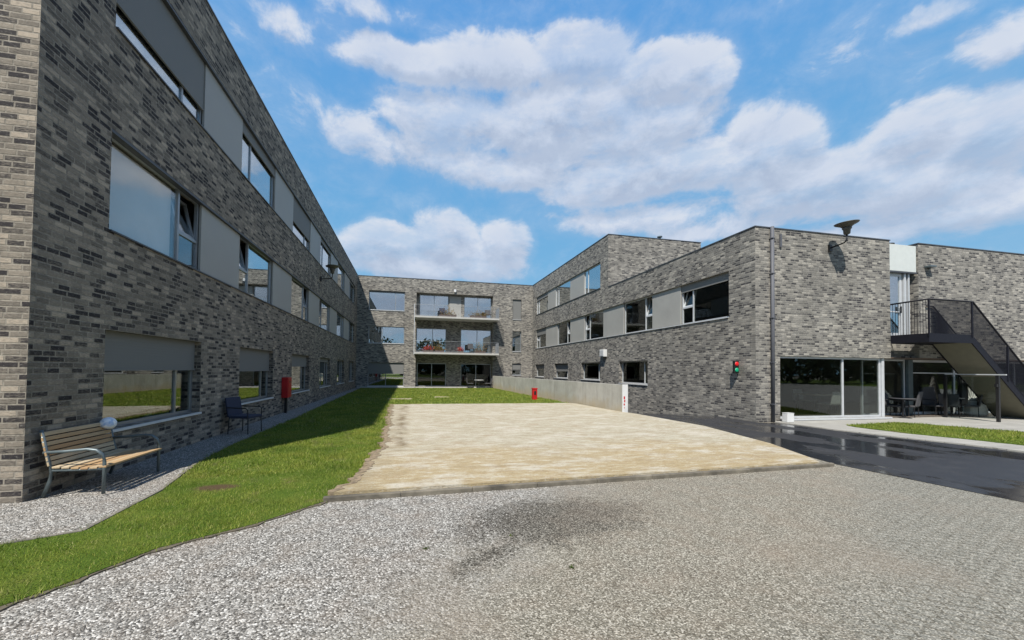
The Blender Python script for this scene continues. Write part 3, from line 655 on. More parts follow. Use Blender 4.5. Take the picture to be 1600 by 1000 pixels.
# ------------------------------------------------------------------ right wing
RB = thing('brick_building', 'two to three-storey pale grey brick wing on the right beside the drive', 'building', (XR, 15, 0))
FC = Face((XR, 0, 0), (0, 1, 0), (-1, 0, 0)); FF = Face((0, YR, 0), (1, 0, 0), (0, -1, 0)); FG = Face((0, 11.6, 0), (1, 0, 0), (0, -1, 0)); FS = Face((0, 20.6, 0), (1, 0, 0), (0, -1, 0))
HR = 6.58
wall(FC, YR, 20.6, -1.6, HR, [(11.87, 20.6, 3.68, 5.36), (16.75, 19.38, 1.02, 2.2)], parent=RB)
wall(FC, 20.6, YB - .001, -3.2, HT - .02, [(20.6, 33.8, 3.68, 5.36), (21.5, 24.2, 1.1, 2.2), (26.4, 29.1, 1.1, 2.2), (31.5, 33.9, 1.1, 2.2), (21.57, 33.8, 6.75, 8.36)], parent=RB)
mb = MB(); wall(FF, XR + .3, 17.25, -.3, HR, [(12.31, 17.25, .1, 2.24)], mb=mb); mb.build('wall', brick, RB)
mb = MB(); mb.box(18.66, 34, YR, YR + .3, 2.28, HR); mb.build('wall', brick, RB)
mb = MB(); mb.box(17.25, 18.66, YR + .28, YR + .5, 2.24, HR - .01); mb.build('wall', brick, RB)
wall(FS, XR + .3, 17.6, HR - .3, HT - .02, [], parent=RB)
mb = MB(); mb.box(17.3, 17.6, 20.9, YB, HR - .3, HT - .02); mb.box(33.7, 34, YR + .3, YB, -.3, HR); mb.box(17.6, 33.7, 34.5, YB - .01, -.3, HR); mb.build('wall', brick, RB)
mb = MB(); mb.box(XR + .3, 33.7, YR + .5, 20.6, HR - .35, HR - .25); mb.box(17.6, 33.7, 20.6, 34.5, HR - .35, HR - .25); mb.box(XR + .3, 17.3, 20.9, YB, 9.2, 9.3); mb.build('roof', coping, RB)
mb = MB()
mb.box(XR - .02, XR + .32, YR - .02, 20.58, HR, HR + .035); mb.box(XR + .32, 17.27, YR - .02, YR + .32, HR, HR + .035); mb.box(18.64, 34.02, YR - .02, YR + .32, HR, HR + .035)
mb.box(XR - .02, XR + .32, 20.58, YB - .03, HT - .02, HT + .02); mb.box(XR + .32, 17.62, 20.58, 20.92, HT - .02, HT + .02); mb.build('coping', coping, RB)
mb = MB(); mb.box(XR + .3, 33.7, YR + .51, 34, 2.9, 3.1); mb.box(XR + .3, 17, 20.95, 34, 6.0, 6.2); mb.box(XR + .3, 33.7, YR + .2, 34, -.1, .07); mb.build('floor_slab', floorin, RB)
mb = MB(); mb.box(17.25, 33.7, YR + .002, YR + .51, 2.245, 2.275); mb.box(17.25, 33.7, YR + .51, 11.9, 2.245, 2.89); mb.build('soffit', soffit, RB)
mb = MB(); mb.box(15.5, 15.7, 17.2, 20.95, .08, 6.1); mb.box(15.5, 15.7, 20.95, 34, .08, 9.1); mb.box(XR + .3, 33.6, 17, 17.2, .08, 6.1)
for y in (15.5, 20.5, 25, 30): mb.box(XR + .3, 15.5, y, y + .15, 3.1, 6.0)
mb.box(12.0, 12.1, YR + .3, 16.9, .07, 2.9)
mb.build('inner_wall', plaster, RB)
rm = [(11.88, 14.5), (16.5, 19.02), (21.3, 23.85), (26.2, 28.7), (31.3, 33.79)]
for i, (a, b) in enumerate(rm):
    n0 = i % 2 == 0
    window(RB, FC, a, b, 3.68, 5.36, .14, [b - .66] if n0 else [a + .62], vent=(1 if n0 else 0), shut=[.17, 0, 0, .0, .3][i], sill=False, gm=glassdark, fm=alulight)
for (a, b) in [(14.5, 16.5), (19.02, 21.3), (23.85, 26.2), (28.7, 31.3)]: panel(RB, FC, a, b, 3.68, 5.36, m=panelr)
for (a, b, s_) in [(21.58, 23.95, 0), (26.25, 29.1, 0), (30.9, 33.79, .2)]: window(RB, FC, a, b, 6.75, 8.36, .12, [b - .5], shut=s_, sill=False, fm=alulight, curt=.9)
for (a, b) in [(23.95, 26.25), (29.1, 30.9)]: panel(RB, FC, a, b, 6.75, 8.36, m=panelr)
mb = MB(); mb.box(11.88, 33.79, -.2, .035, 3.645, 3.676, FC); mb.build('ledge', alulight, RB)
mb = MB(); mb.box(21.58, 33.79, -.2, .035, 6.715, 6.746, FC); mb.build('ledge', coping, RB)
for (a, b, z, s_) in [(16.75, 19.38, 1.02, 0), (21.5, 24.2, 1.1, 0), (26.4, 29.1, 1.1, .5), (31.5, 33.9, 1.1, .3)]:
    window(RB, FC, a, b, z, 2.2, .2, [a + .55], shut=s_, sillm=alulight, gm=glassdark, fm=alulight)
# shop-front glazing of the ground floor
window(RB, FF, 12.31, 16.9, .1, 2.24, .1, [15.15], sill=False, gm=glassdark, fm=alulight, fw=.07, name='glazing')
mb = MB(); mb.box(16.92, 17.03, YR + .06, YR + .16, .04, 2.24); mb.build('post', alulight, RB, bevel=.01)
mb = MB(); mb.box(12.32, 17.2, -.12, .06, .045, .098, FF); mb.build('threshold', alulight, RB)
window(RB, FG, 17.1, 19.3, .07, 2.24, .0, [], sill=False, gm=glassdark, fm=alulight, fw=.06, name='glazing')
window(RB, FG, 19.6, 23.2, .07, 2.24, .0, [22.0], sill=False, gm=glassdark, fm=white, fw=.09, name='glazing', transom=1.72)
window(RB, FG, 23.2, 28, .07, 2.24, .0, [25.6], sill=False, gm=glassdark, fm=alulight, fw=.07, name='glazing')
mb = MB(); mb.box(19.33, 19.57, 11.5, 11.64, .035, 2.24); mb.build('column', steel, RB, bevel=.01)
# stair door slot
mb = MB(); mb.box(17.28, 18.6, YR + .03, YR + .1, 5.50, 6.49); mb.build('cladding_panel', simple('pale_cladding', (.52, .55, .53), .4, 0, .04), RB, bevel=.004)
FD = Face((0, YR + .16, 0), (1, 0, 0), (0, -1, 0))
dw = window(RB, FD, 17.27, 18.08, 3.1, 5.44, .0, [], sill=False, fm=alulight, fw=.1, name='door', transom=4.0)
mb = MB(); mb.box(17.95, 17.98, .02, .06, 3.95, 4.2, FD); mb.build('handle', black, dw)
mb = MB(); mb.box(18.12, 18.2, YR + .1, YR + .27, 3.1, 5.48); mb.box(18.32, 18.38, YR + .1, YR + .27, 3.1, 5.48); mb.build('door_frame', alulight, RB)
mb = MB(); mb.box(17.26, 18.62, YR + .02, YR + .25, 5.44, 5.495); mb.build('dark_head_strip', coping, RB)
# downpipe
dp = MB(); dp.tube([(11.94, YR - .07, .02), (11.94, YR - .07, 6.61)], .055, 12); dp.build('downpipe', zincm, RB, smooth=True)
for z in (.6, 2.0, 3.5, 5.0, 6.2): dp = MB(); dp.box(11.875, 12.005, YR - .135, YR - .002, z, z + .025); dp.build('pipe_bracket', zincm, RB)
mb = MB(); mb.box(12.3, 12.37, YR - .05, YR - .001, 5.95, 6.4); mb.build('overflow_spout', zincm, RB)

# ------------------------------------------------------------------ outside steel stair
T = thing('outdoor_staircase', 'dark navy steel outdoor staircase with barred railing against the right brick facade', 'staircase', (20, 10.2, 0))
LZ, L0, L1, yn, yf = 3.07, 17.22, 19.25, 9.68, YR - .03
mb = MB(); mb.box(L0, L1, yn, yn + .02, LZ - .3, LZ); mb.box(L0, L0 + .02, yn + .02, yf, LZ - .3, LZ); mb.box(L0 + .02, L1, yf - .02, yf, LZ - .3, LZ); mb.build('landing_edge', navy, T)
mb = MB(); mb.box(L0 + .02, L1, yn + .02, yf - .02, LZ - .05, LZ - .01); mb.build('landing', steel, T)
mb = MB(); mb.box(L0 + .02, L1 - .02, yn + .02, yf - .02, LZ - .26, LZ - .24); mb.build('landing_soffit', navy, T)
X2 = 22.75; sl_ = (LZ - .03) / (X2 - L1)
for nm, y in (('stringer', yn), ('stringer', yf - .03)):
    mb = MB(); V = []
    for yy in (y, y + .03):
        V.append([mb.bm.verts.new(q) for q in ((L1, yy, LZ), (X2 + .1, yy, .05), (X2 - .28, yy, .035), (L1, yy, LZ - .3))])
    mb.bm.faces.new(V[0]); mb.bm.faces.new(V[1][::-1])
    for i in range(4): mb.bm.faces.new((V[0][i], V[0][(i + 1) % 4], V[1][(i + 1) % 4], V[1][i]))
    mb.build(nm, navy, T)
N = 17; mb = MB()
for i in range(N):
    x = L1 + (X2 - L1) * i / N; z = LZ - (i + 1) * (LZ - .03) / (N + 1)
    mb.box(x, x + .27, yn + .03, yf - .03, z - .03, z)
mb.build('treads', steel, T)
mb = MB(); mb.quad((L1, yn + .03, LZ - .27), (L1, yf - .03, LZ - .27), (X2 - .25, yf - .03, .05), (X2 - .25, yn + .03, .05)); mb.quad((L1, yn + .03, LZ - .25), (L1, yf - .03, LZ - .25), (X2 - .25, yf - .03, .07), (X2 - .25, yn + .03, .07)); mb.build('stair_soffit', olive, T)
RH = 1.16
mb = MB(); mb.tube([(L0, yf, LZ + RH - .02), (L0, yn, LZ + RH), (L1 + .05, yn, LZ + RH), (X2, yn, .05 + RH)], .028, 8)
mb.tube([(L1 - .3, yf - .02, LZ + RH), (L1 + .05, yf - .02, LZ + RH), (X2, yf - .02, .05 + RH)], .024, 8); mb.build('handrail', navy, T, smooth=True)
def bars(p, q, sp_, hb_):
    mb = MB(); p, q = Vector(p), Vector(q); n_ = int((q - p).length / sp_)
    for i in range(n_ + 1):
        c = p.lerp(q, i / n_); mb.box(c.x - .005, c.x + .005, c.y - .005, c.y + .005, c.z, c.z + hb_)
    mb.build('railing_infill', navy, T)
bars((L0, yf - .06, LZ), (L0, yn, LZ), .075, RH)
bars((L0, yn, LZ), (L1, yn, LZ), .042, RH); bars((L1, yn, LZ), (X2, yn, .05), .05, RH)
bars((L1, yf - .02, LZ), (X2, yf - .02, .05), .06, RH)
mb = MB()
for x, z in ((L0, LZ), (L1, LZ), ((L1 + X2) / 2, LZ / 2), (X2, .05)): mb.box(x - .02, x + .02, yn - .02, yn + .02, z - .1, z + RH)
mb.build('railing_post', navy, T)

# ------------------------------------------------------------------ lamps on brackets
lampm = simple('bronze_lamp', (.085, .08, .07), .5, .2, .1)
def uplight(F, u, zb, label):
    c = F.p(u, 0, zb); t_ = thing('wall_lamp', label, 'lamp', c, 'dish lamps on wall brackets')
    mb = MB(); mb.box(u - .06, u + .06, .001, .07, zb - .12, zb + .12, F); mb.build('bracket', black, t_, bevel=.006)
    mb = MB(); mb.tube([F.p(u, .05, zb), F.p(u, .48, zb + .05), F.p(u, .56, zb + .1), F.p(u, .57, zb + .3)], .025, 8); mb.build('arm', black, t_, smooth=True)
    mb = MB(); hc = F.p(u, .57, zb + .3); mb.lathe(hc, [(.05, 0), (.09, .03), (.10, .16), (.13, .2), (.13, .24)], 18); mb.build('lamp_body', lampm, t_, smooth=True)
    tl_ = Matrix.Rotation(-.07, 3, 'Y') @ Matrix.Scale(.92, 3); mb = MB(); mb.lathe(hc + Vector((0, 0, .27)), [(.11, -.05), (.2, .03), (.34, .10), (.365, .13), (.2, .15), (.02, .15)], 28, tl_); mb.build('lamp_shade', lampm, t_, smooth=True)
uplight(FF, 14.45, 6.08, 'dark dish lamp on a bracket above the brick facade left of the stair door')
uplight(FL, 20.94, 6.2, 'dark dish lamp on a bracket high on the shaded left wing')
# small lamps and boxes on walls
def wallbox(name, F, u, z, wu, h, d, m, label, cat, parts=()):
    t_ = thing(name, label, cat, F.p(u, 0, z)); mb = MB(); mb.box(u - wu / 2, u + wu / 2, .001, d, z - h / 2, z + h / 2, F); mb.build('housing', m, t_, bevel=.012)
    return t_
t_ = wallbox('floodlight', FC, 20.95, 2.72, .5, .42, .22, white, 'white box floodlight on the brick wall above the ramp', 'lamp')
mb = MB(); mb.box(20.75, 21.15, .221, .235, 2.56, 2.88, FC); mb.build('lens', alulight, t_)
t_ = wallbox('wall_light', FB, 3.92, 8.78, .2, .24, .14, white, 'tiny white lamp above the top balcony windows', 'lamp')
t_ = wallbox('wall_light', FF, 19.1, 5.72, .3, .07, .2, steel, 'small dark strip lamp on the brick right of the stair door', 'lamp')
# traffic signal
t_ = thing('traffic_signal', 'small black traffic signal with red and green lenses on the wall by the drive', 'traffic light', FC.p(11.49, 0, 1.85))
mb = MB(); mb.box(11.41, 11.5, .03, .21, 1.63, 2.07, FC); mb.build('housing', black, t_, bevel=.012)
mb = MB(); mb.box(11.46, 11.52, .001, .03, 1.75, 1.95, FC); mb.build('bracket', black, t_)
def disc(name, F, u, d, z, r, m, par):
    mb = MB(); n_ = 20; T3 = Matrix((F.U, Vector((0, 0, 1)), F.N)).transposed(); mb.lathe(F.p(u, d, z), [(r, 0), (r * .98, .012), (r * .6, .022), (r * .1, .026)], n_, T3); return mb.build(name, m, par, smooth=True)
rl, t2 = newmat('red_lens'); finish(t2, (.62, .015, .02), .2)
gl_, t2 = newmat('green_lens'); finish(t2, (.01, .32, .17), .2)
FCs = Face((XR, 11.41, 0), (-1, 0, 0), (0, -1, 0))
for nm, z, m_ in (('red_lens', 1.955, rl), ('green_lens', 1.745, gl_)):
    mb = MB(); T3 = Matrix((Vector((1, 0, 0)), Vector((0, 0, 1)), Vector((0, -1, 0)))).transposed(); mb.lathe(Vector((XR - .12, 11.409, z)), [(.078, 0), (.076, .012), (.05, .022), (.01, .026)], 20, T3); mb.build(nm, m_, t_, smooth=True)
# red letter box between ground-floor windows of left wing
t_ = thing('post_box', 'red box mounted on the left wing wall beside a ground floor window', 'post box', FL.p(15.4, 0, .95))
mb = MB(); mb.box(15.2, 15.62, .001, .22, .56, 1.3, FL); mb.build('cabinet', redm, t_, bevel=.015)
mb = MB(); mb.box(15.23, 15.59, .222, .232, .6, 1.26, FL); mb.build('cabinet_door', redm, t_, bevel=.004)
mb = MB(); mb.box(15.3, 15.52, .233, .239, 1.12, 1.15, FL); mb.build('slot', black, t_)
mb = MB(); mb.box(15.36, 15.46, .06, .14, .0, .56, FL); mb.build('stand', black, t_)

# ------------------------------------------------------------------ low concrete wall by the ramp
CW = thing('concrete_wall', 'low pale concrete wall between the sand plot and the basement ramp', 'wall', (7.8, 24, 0))
mb = MB(); p, q = Vector((ws(13.8), 13.8)), Vector((ws(34.3), 34.3)); dr = (q - p).normalized(); nv = Vector((dr.y, -dr.x)) * .2
NS = 6
for i in range(NS):
    A_, B_ = p.lerp(q, i / NS), p.lerp(q, (i + 1) / NS) - dr * .012
    for zz in (1.12,): mb.poly([tuple(v) for v in (A_, B_, B_ + nv, A_ + nv)], zz, 3.6)
    mb.bm.faces.new([mb.bm.verts.new((*v, -2.48)) for v in (A_, B_, B_ + nv, A_ + nv)])
mb.build('wall_panels', concrete, CW)
mb = MB(); e = p - dr * .03; mb.poly([tuple(v) for v in (e + nv * -.1, p - dr * .001 - nv * .1, p - dr * .001 + nv * 1.1, e + nv * 1.1)], 1.14, 1.13); mb.build('end_plate', white, CW)
mb = MB(); nn_ = nv.normalized()
for k, (z, u) in enumerate(((.62, .08), (.48, .1), (.34, .07), (.2, .05))):
    c = e - dr * .004 + nv * .3; x0, y0 = c; mb.box(x0 - .03 + .02 * (k % 2), x0 - .01 + u * .5, y0 - .002, y0, z - .06 + .02 * k, z + .05)
mb.build('red_marking', redm, CW)
# red hydrant cabinet on the lawn
t_ = thing('hydrant', 'small red hydrant cabinet on the lawn in front of the concrete wall', 'hydrant', (6.85, 20.6, 0))
mb = MB(); mb.box(6.72, 6.98, 20.5, 20.72, .02, .62); mb.build('cabinet', redm, t_, bevel=.015)
mb = MB(); mb.box(6.70, 7.0, 20.48, 20.74, .622, .67); mb.build('cap', redm, t_, bevel=.01)
mb = MB(); mb.box(6.79, 6.91, 20.49, 20.498, .3, .5); mb.build('label_plate', black, t_)
# manhole covers in the lawn
for x, y, a, b, lb in ((-.49, 21.5, 1.3, .5, 'larger pale concrete manhole cover in the lawn behind the sand plot'), (1.87, 22.9, .9, .5, 'smaller pale concrete manhole cover in the lawn, right of the larger one')):
    t_ = thing('manhole_cover', lb, 'manhole cover', (x, y, 0))
    mb = MB(); mb.box(x - a / 2, x + a / 2, y - b / 2, y + b / 2, .0, .035); mb.build('frame', concrete, t_, bevel=.01)
    mb = MB(); mb.box(x - a / 2 + .06, x + a / 2 - .06, y - b / 2 + .06, y + b / 2 - .06, .035, .045); mb.build('lid', concrete, t_, bevel=.004)
# white box by downpipe
t_ = thing('utility_box', 'small white box standing at the foot of the downpipe', 'box', (12.33, 10.52, .03))
mb = MB(); mb.box(12.2, 12.47, 10.42, 10.62, .032, .32); mb.build('cabinet', white, t_, bevel=.015)
mb = MB(); mb.box(12.195, 12.475, 10.415, 10.625, .321, .335); mb.build('lid', white, t_, bevel=.008)
# roof items
for x, y, lb in ((18.0, YR + .5, 'small dark vent cap on the roof above the stair door'), ):
    t_ = tag(MB().lathe((x, y, HR - .25), [(.07, 0), (.07, .3), (.17, .31), (.17, .35), (.03, .39)], 14).build('roof_vent', black, smooth=False, base=(x, y, HR - .25)), lb, 'vent')
t_ = tag(MB().lathe((14.9, 20.85, 9.7), [(.07, 0), (.07, .2), (.15, .21), (.15, .26), (.03, .3)], 14).build('roof_vent', steel, base=(14.9, 20.85, 9.7)), 'small grey vent cap on the parapet of the three-storey block', 'vent')

# ------------------------------------------------------------------ bench
t_ = thing('park_bench', 'wooden slatted bench with curved grey metal armrests against the left wing', 'bench', (-4.1, 6.4, 0))
y0, y1 = 5.86, 6.95
mb = MB()
for i in range(6):
    x = -4.33 + i * .098; mb.box(x, x + .082, y0 - .02, y1 + .02, .352 + .012 * math.cos(i), .376 + .012 * math.cos(i))
mb.build('seat', woodm, t_, bevel=.004)
mb = MB(); Rb = Matrix.Translation((-4.36, 0, .38)) @ Matrix.Rotation(-.22, 4, 'Y') @ Matrix.Translation((4.36, 0, -.38))
for i in range(7): mb.box(-4.372, -4.35, y0 - .02, y1 + .02, .395 + i * .063, .395 + i * .063 + .05, rot=Rb)
mb.build('backrest', woodm, t_, bevel=.003)
for y in (y0 + .0, y1 - .0):
    mb = MB(); mb.tube([(-3.79, y, .02), (-3.79, y, .42), (-3.81, y, .52), (-3.88, y, .575), (-3.98, y, .59), (-4.2, y, .57), (-4.43, y, .56)], .02, 8)
    mb.tube([(-4.42, y, .02), (-4.36, y, .2), (-4.345, y, .34), (-4.37, y, .42), (-4.465, y, .84)], .02, 8)
    mb.tube([(-3.79, y, .335), (-4.35, y, .335)], .016, 8); mb.build('frame', steel, t_, smooth=True)
# white and blue cap hung on the backrest
mb = MB(); mb.lathe((-4.43, 6.86, .745), [(.02, -.02), (.085, 0), (.095, .05), (.08, .1), (.045, .13), (.01, .14)], 18, Matrix.Rotation(.5, 3, 'Y') @ Matrix.Diagonal((1, 1.15, 1)))
capm, t2 = newmat('cap_cloth'); finish(t2, t2.mix(t2.mapr(t2.noise(t2.n('ShaderNodeTexCoord').outputs['Object'], 9, 2), .52, .66), (.78, .82, .88), (.30, .45, .70)), .7)
tag(mb.build('cloth_cap', capm, smooth=True, base=(-4.43, 6.86, .745)), 'white and pale blue cap hung on the corner of the bench backrest', 'cap')

# ------------------------------------------------------------------ chairs and tables
def chair(x, y, z, rz, m, label, group=None, s=1.0, arms=True, lm=None, hb_=.9):
    lm = lm or black
    t_ = thing('armchair' if arms else 'garden_chair', label, 'chair', (x, y, z), group)
    def mk(name, m_, fn, bev=.01):
        mb = MB(); fn(mb); o = mb.build(name, m_); o.data.transform(Matrix.Scale(s, 4)); o.location = (0, 0, 0); o.parent = t_
        if bev: b = o.modifiers.new('bevel', 'BEVEL'); b.width = bev; b.segments = 2
        return o
    mk('seat', m, lambda b: b.box(-.25, .27, -.26, .26, .38, .45), .02)
    Rk = Matrix.Translation((-.24, 0, .42)) @ Matrix.Rotation(-.17, 4, 'Y') @ Matrix.Translation((.24, 0, -.42))
    mk('backrest', m, lambda b: b.box(-.28, -.235, -.26, .26, .42, hb_, rot=Rk), .015)
    for sx_ in (-.23, .25):
        for sy_ in (-.25, .25): mk('leg', lm, lambda b: b.tube([(sx_ * 1.05, sy_ * 1.05, 0), (sx_, sy_, .39)], .013, 6), 0)
    if arms:
        for sy_ in (-.27, .27): mk('armrest', lm, lambda b: b.tube([(.25, sy_, .38), (.25, sy_, .6), (.2, sy_, .635), (-.28, sy_, .65)], .015, 6), 0)
    t_.rotation_euler.z = rz
    return t_
chair(-4.05, 10.85, 0, -.25, fabric, 'dark blue padded armchair with thin metal legs on the gravel beyond the bench')
G1 = 'chairs on the terrace under the stairs'
lightf = simple('pale_weave', (.42, .41, .38), .8, 0, .15, 30)
chair(20.6, 11.0, .03, .4, simple('dark_weave', (.06, .06, .065), .8), 'dark terrace chair nearest the grey column', G1, arms=False)
t_ = thing('covered_parasol', 'pale cloth cover draped in a cone behind the lower end of the stairs', 'parasol', (21.95, 11.05, .03))
MB().lathe((21.95, 11.05, .03), [(.3, .03), (.38, .1), (.36, .45), (.2, .8), (.12, 1.2), (.05, 1.5), (.01, 1.56)], 11).build('cover', simple('pale_cloth', (.55, .54, .50), .85, 0, .15, 6), t_)
MB().lathe((21.95, 11.05, .03), [(.3, .001), (.3, .05), (.1, .06)], 16).build('base', black, t_)
chair(21.45, 11.32, .03, -1.6, MATS.get('dark_weave') or fabric, 'dark terrace chair between the black parasol and the pale covered cone', G1, arms=False)
def table(x, y, z, r, label, top, w_=None):
    t_ = thing('bistro_table', label, 'table', (x, y, z))
    MB().lathe((x, y, z + .71), [(r, 0), (r + .005, .012), (r, .025)], 24).build('tabletop', top, t_)
    MB().tube([(x, y, z + .02), (x, y, z + .71)], .03, 8).build('leg', black, t_)
    MB().lathe((x, y, z), [(.24, .001), (.23, .015), (.05, .03)], 18).build('base', black, t_)
table(21.0, 11.15, .03, .33, 'small round terrace table behind the glass screen', lightf)
# folded black parasol
t_ = thing('parasol', 'closed black parasol standing behind the screen under the stairs', 'parasol', (21.2, 10.95, .03))
MB().lathe((21.2, 10.95, .03), [(.25, 0), (.25, .05), (.04, .08)], 18).build('base', black, t_)
MB().tube([(21.2, 10.95, .1), (21.2, 10.95, 2.0)], .022, 8).build('pole', steel, t_)
MB().lathe((21.2, 10.95, .45), [(.03, 0), (.13, .1), (.15, .4), (.12, .9), (.06, 1.3), (.02, 1.45)], 9).build('canopy', black, t_)
# glass screen under the flight
t_ = thing('glass_screen', 'glass windscreen with black posts standing under the stairs', 'screen', (20.1, 10.2, .03))
for y in (9.5, 10.85): mb = MB(); mb.box(20.06, 20.14, y - .04, y + .04, .03, 1.66); mb.build('post', black, t_, bevel=.004)
mb = MB(); mb.box(20.07, 20.13, 9.3, 10.85, 1.661, 1.70); mb.build('top_rail', alulight, t_)
mb = MB(); mb.box(20.095, 20.105, 9.55, 10.8, .12, 1.6); mb.build('pane', glasst, t_)
mb = MB(); mb.box(19.98, 20.06, 9.47, 9.53, 1.25, 1.36); mb.build('latch', black, t_)
# furniture on the upper balconies
chair(2.75, 34.2, 6.252, -1.6, fabric, 'dark chair on the top balcony beside the plants', arms=True)
chair(6.9, 34.2, 6.252, -1.6, MATS['dark_weave'], 'dark chair at the right end of the top balcony', arms=True)
chair(5.4, 34.2, 3.122, -1.4, MATS['dark_weave'], 'dark chair behind the right-hand plants on the lower balcony', arms=False)
t_ = thing('garden_table', 'round pale garden table outside the right ground floor doors at the far end', 'table', (6.1, 34.1, .02))
MB().lathe((6.1, 34.1, .70), [(.42, .02), (.43, .035), (.42, .05)], 22).build('tabletop', white, t_)
MB().tube([(6.1, 34.1, .04), (6.1, 34.1, .72)], .03, 8).build('leg', steel, t_)
chair(5.3, 34.1, .02, 0, MATS['dark_weave'], 'dark garden chair left of the round table at the far doors', arms=False)
chair(6.95, 34.15, .02, 3.1, MATS['dark_weave'], 'dark garden chair right of the round table at the far doors', arms=False)
# dining furniture behind the shop-front glass
for i, (x, y, lb) in enumerate(((13.6, 13.2, 'dining table inside behind the left glazed bay'), (16.3, 12.7, 'dining table inside behind the right glazed bay'))):
    t_ = thing('dining_table', lb, 'table', (x, y, .07)); mb = MB(); mb.box(x - .6, x + .6, y - .4, y + .4, .78, .82); mb.build('tabletop', woodm, t_)
    for sx_ in (-.52, .52):
        for sy_ in (-.33, .33): mb = MB(); mb.box(x + sx_ - .025, x + sx_ + .025, y + sy_ - .025, y + sy_ + .025, .071, .78); mb.build('leg', black, t_)
    chair(x - .35, y - .75, .071, 1.57, lightf if i else MATS['dark_weave'], 'chair on the near side of the indoor table, ' + ('right bay' if i else 'left bay'), arms=False)
    chair(x + .35, y + .75, .071, -1.57, lightf, 'chair on the far side of the indoor table, ' + ('right bay' if i else 'left bay'), arms=False)
# potted plants on the inner sill of the first window
for i, (y, h_, lb) in enumerate(((7.25, .22, 'nearest to the bench'), (8.0, .16, 'in the middle'), (8.62, .28, 'beside the mullion'), (9.38, .36, 'in the narrow far pane'))):
    t_ = thing('potted_plant', 'small potted plant on the inner sill of the bench window, ' + lb, 'plant', (XL - .38, y, .66))
    MB().lathe((XL - .38, y, .66), [(.045, 0), (.06, .09), (.064, .1)], 14).build('pot', terracotta if i % 2 else white, t_)
    MB().leaves(foliage((XL - .38, y, .75), (.09, .09, h_), 0, 0), 90, .03).build('foliage', leafm, t_, recalc=False)
mb = MB(); mb.box(XL - .6, XL - .3, 6.95, 9.66, .6, .655); mb.build('inner_sill', white, LB)
# two clumps of weed in the gravel
for i, (x, y, lb) in enumerate(((.17, 3.62, 'tiny green weed in the pale gravel left of the dark patch'), (1.35, 3.05, 'tiny weed tuft in the worn gravel near the front'), (1.02, 3.75, 'small weed at the edge of the dark damp patch'))):
    tag(MB().leaves(foliage((x, y, .002), (.022, .022, .012), 0, 0), 40, .008).build('weed', leafm, recalc=False, base=(x, y, 0)), lb, 'weed')
# distant trees behind the photographer, mirrored in the glass
mb = MB(); cs = [(x + random.uniform(-2, 2), -32 + random.uniform(-4, 4), random.uniform(2.5, 6), random.uniform(3, 5)) for x in range(-45, 140, 4)]
def tr():
    c = random.choice(cs); v = Vector(rng.normal(size=3)).normalized() * (random.uniform(.5, 1) ** .4); return Vector((c[0] + v.x * c[3], c[1] + v.y * c[3] * .7, max(.2, c[2] + v.z * c[2])))
o = mb.leaves(tr, 22000, .6).build('distant_trees', leafm, recalc=False); o['kind'] = 'stuff'; o['label'] = 'row of dark trees behind the camera, seen mirrored in the glass'; o['category'] = 'trees'

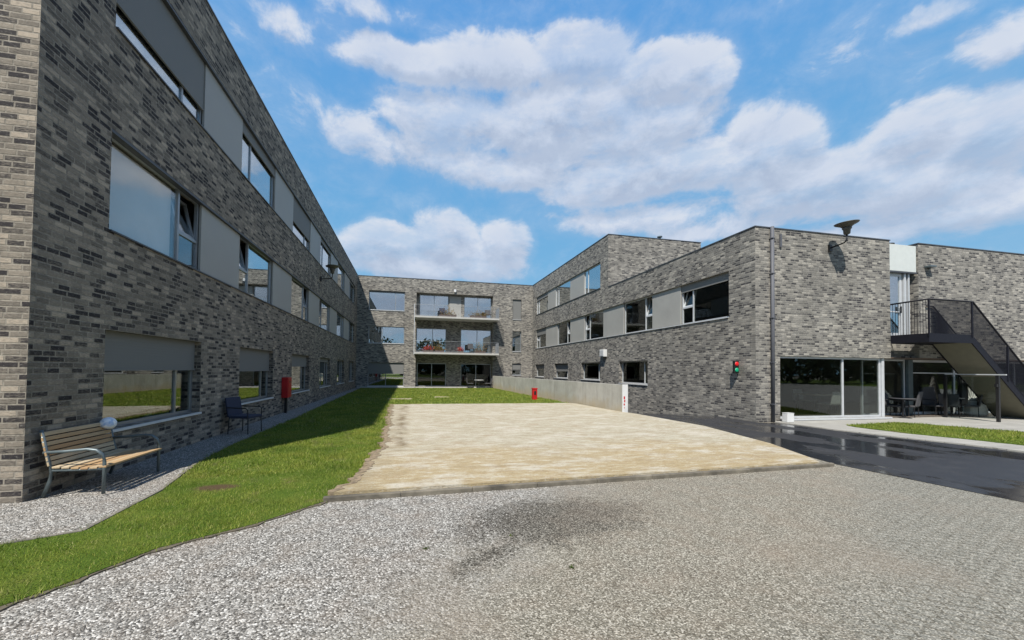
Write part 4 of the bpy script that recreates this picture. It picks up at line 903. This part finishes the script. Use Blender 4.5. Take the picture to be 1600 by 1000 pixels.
chair(-2.9, 36.2, .1, -1.57, simple('red_fabric', (.28, .02, .02), .8), 'red chair just inside the far left ground floor window', arms=False, hb_=1.0)
chair(-1.35, 36.2, .1, -1.57, simple('orange_fabric', (.35, .09, .02), .8), 'orange chair just inside the far left ground floor window, right of the red one', arms=False, hb_=1.0)
stm, t = newmat('loose_stones'); gi = t.n('ShaderNodeNewGeometry').outputs['Random Per Island']
finish(t, t.ramp(gi, [(0, (.05, .047, .042)), (.3, (.15, .143, .13)), (.7, (.28, .27, .25)), (1, (.52, .51, .48))]), .85, spec=.3)
def stones(label, poly, n, s0, s1):
    P_ = np.array(poly); x = rng.uniform(P_[:, 0].min(), P_[:, 0].max(), n); y = rng.uniform(P_[:, 1].min(), P_[:, 1].max(), n); k = inpoly(x, y, poly); x, y = x[k], y[k]; m_ = len(x)
    base = np.array([(1, 0, 0), (0, 1, 0), (-1, 0, 0), (0, -1, 0), (0, 0, 1), (0, 0, -1)], float); tri = np.array([(0, 1, 4), (1, 2, 4), (2, 3, 4), (3, 0, 4), (1, 0, 5), (2, 1, 5), (3, 2, 5), (0, 3, 5)])
    sz = rng.uniform(s0, s1, m_)[:, None, None]; V = base[None] * rng.uniform(.6, 1.25, (m_, 6, 3)) * sz; V = V + rng.normal(0, .12, V.shape) * sz
    a = rng.uniform(0, 6.283, m_); ca, sa = np.cos(a)[:, None], np.sin(a)[:, None]
    X_, Y_ = V[..., 0] * ca - V[..., 1] * sa, V[..., 0] * sa + V[..., 1] * ca
    V = np.stack([X_ + x[:, None], Y_ + y[:, None], V[..., 2] * .65 + sz[..., 0] * .3], -1).reshape(-1, 3).astype(np.float32)
    I = (tri[None] + (np.arange(m_) * 6)[:, None, None]).reshape(-1).astype(np.int32); nf = len(I) // 3
    me = bpy.data.meshes.new('loose_gravel'); me.vertices.add(len(V)); me.vertices.foreach_set('co', V.ravel()); me.loops.add(nf * 3); me.loops.foreach_set('vertex_index', I)
    me.polygons.add(nf); me.polygons.foreach_set('loop_start', np.arange(0, nf * 3, 3, dtype=np.int32)); me.polygons.foreach_set('loop_total', np.full(nf, 3, np.int32)); me.update(); me.validate(); me.materials.append(stm)
    o = bpy.data.objects.new('loose_gravel', me); col.objects.link(o); o['kind'] = 'stuff'; o['label'] = label; o['category'] = 'gravel'
stones('loose pale gravel stones between the lawn and the kerb', [(-2.6, 3.1), (-2.1, 3.95), (-1.5, 4.4), (-.95, 5.0), (2.6, 5.15), (1.0, 4.2), (.2, 3.1), (-.6, 2.3), (-1.6, 1.9)], 26000, .003, .006)
stones('loose pale gravel stones of the path along the left wing', [(-7, 4.3), (-3.7, 4.45), (-3.22, 4.7), (-3.25, 5.9), (-3.62, 7.6), (-3.74, 9), (-3.74, 12), (-4.45, 12), (-4.45, 5.65), (-7, 5.65)], 17000, .0045, .009)

chair(20.35, 11.25, .03, -1.9, MATS['dark_weave'], 'tall dark high-backed chair against the glazing between column and parasol', G1, arms=True, hb_=1.15)
chair(21.5, 10.98, .03, 2.2, MATS['dark_weave'], 'dark chair in front of the pale covered cone, right of the black parasol', G1, arms=True, hb_=1.0)
chair(18.3, 11.25, .03, -1.2, MATS['dark_weave'], 'dark terrace chair left of the grey column below the landing', G1, arms=True)

chair(18.75, 11.2, .03, 1.9, MATS['dark_weave'], 'dark chair close against the grey column, facing away from the glazing', G1, arms=True, hb_=1.0)
table(18.1, 10.95, .03, .36, 'small terrace table with dark top left of the grey column', MATS['dark_weave'])
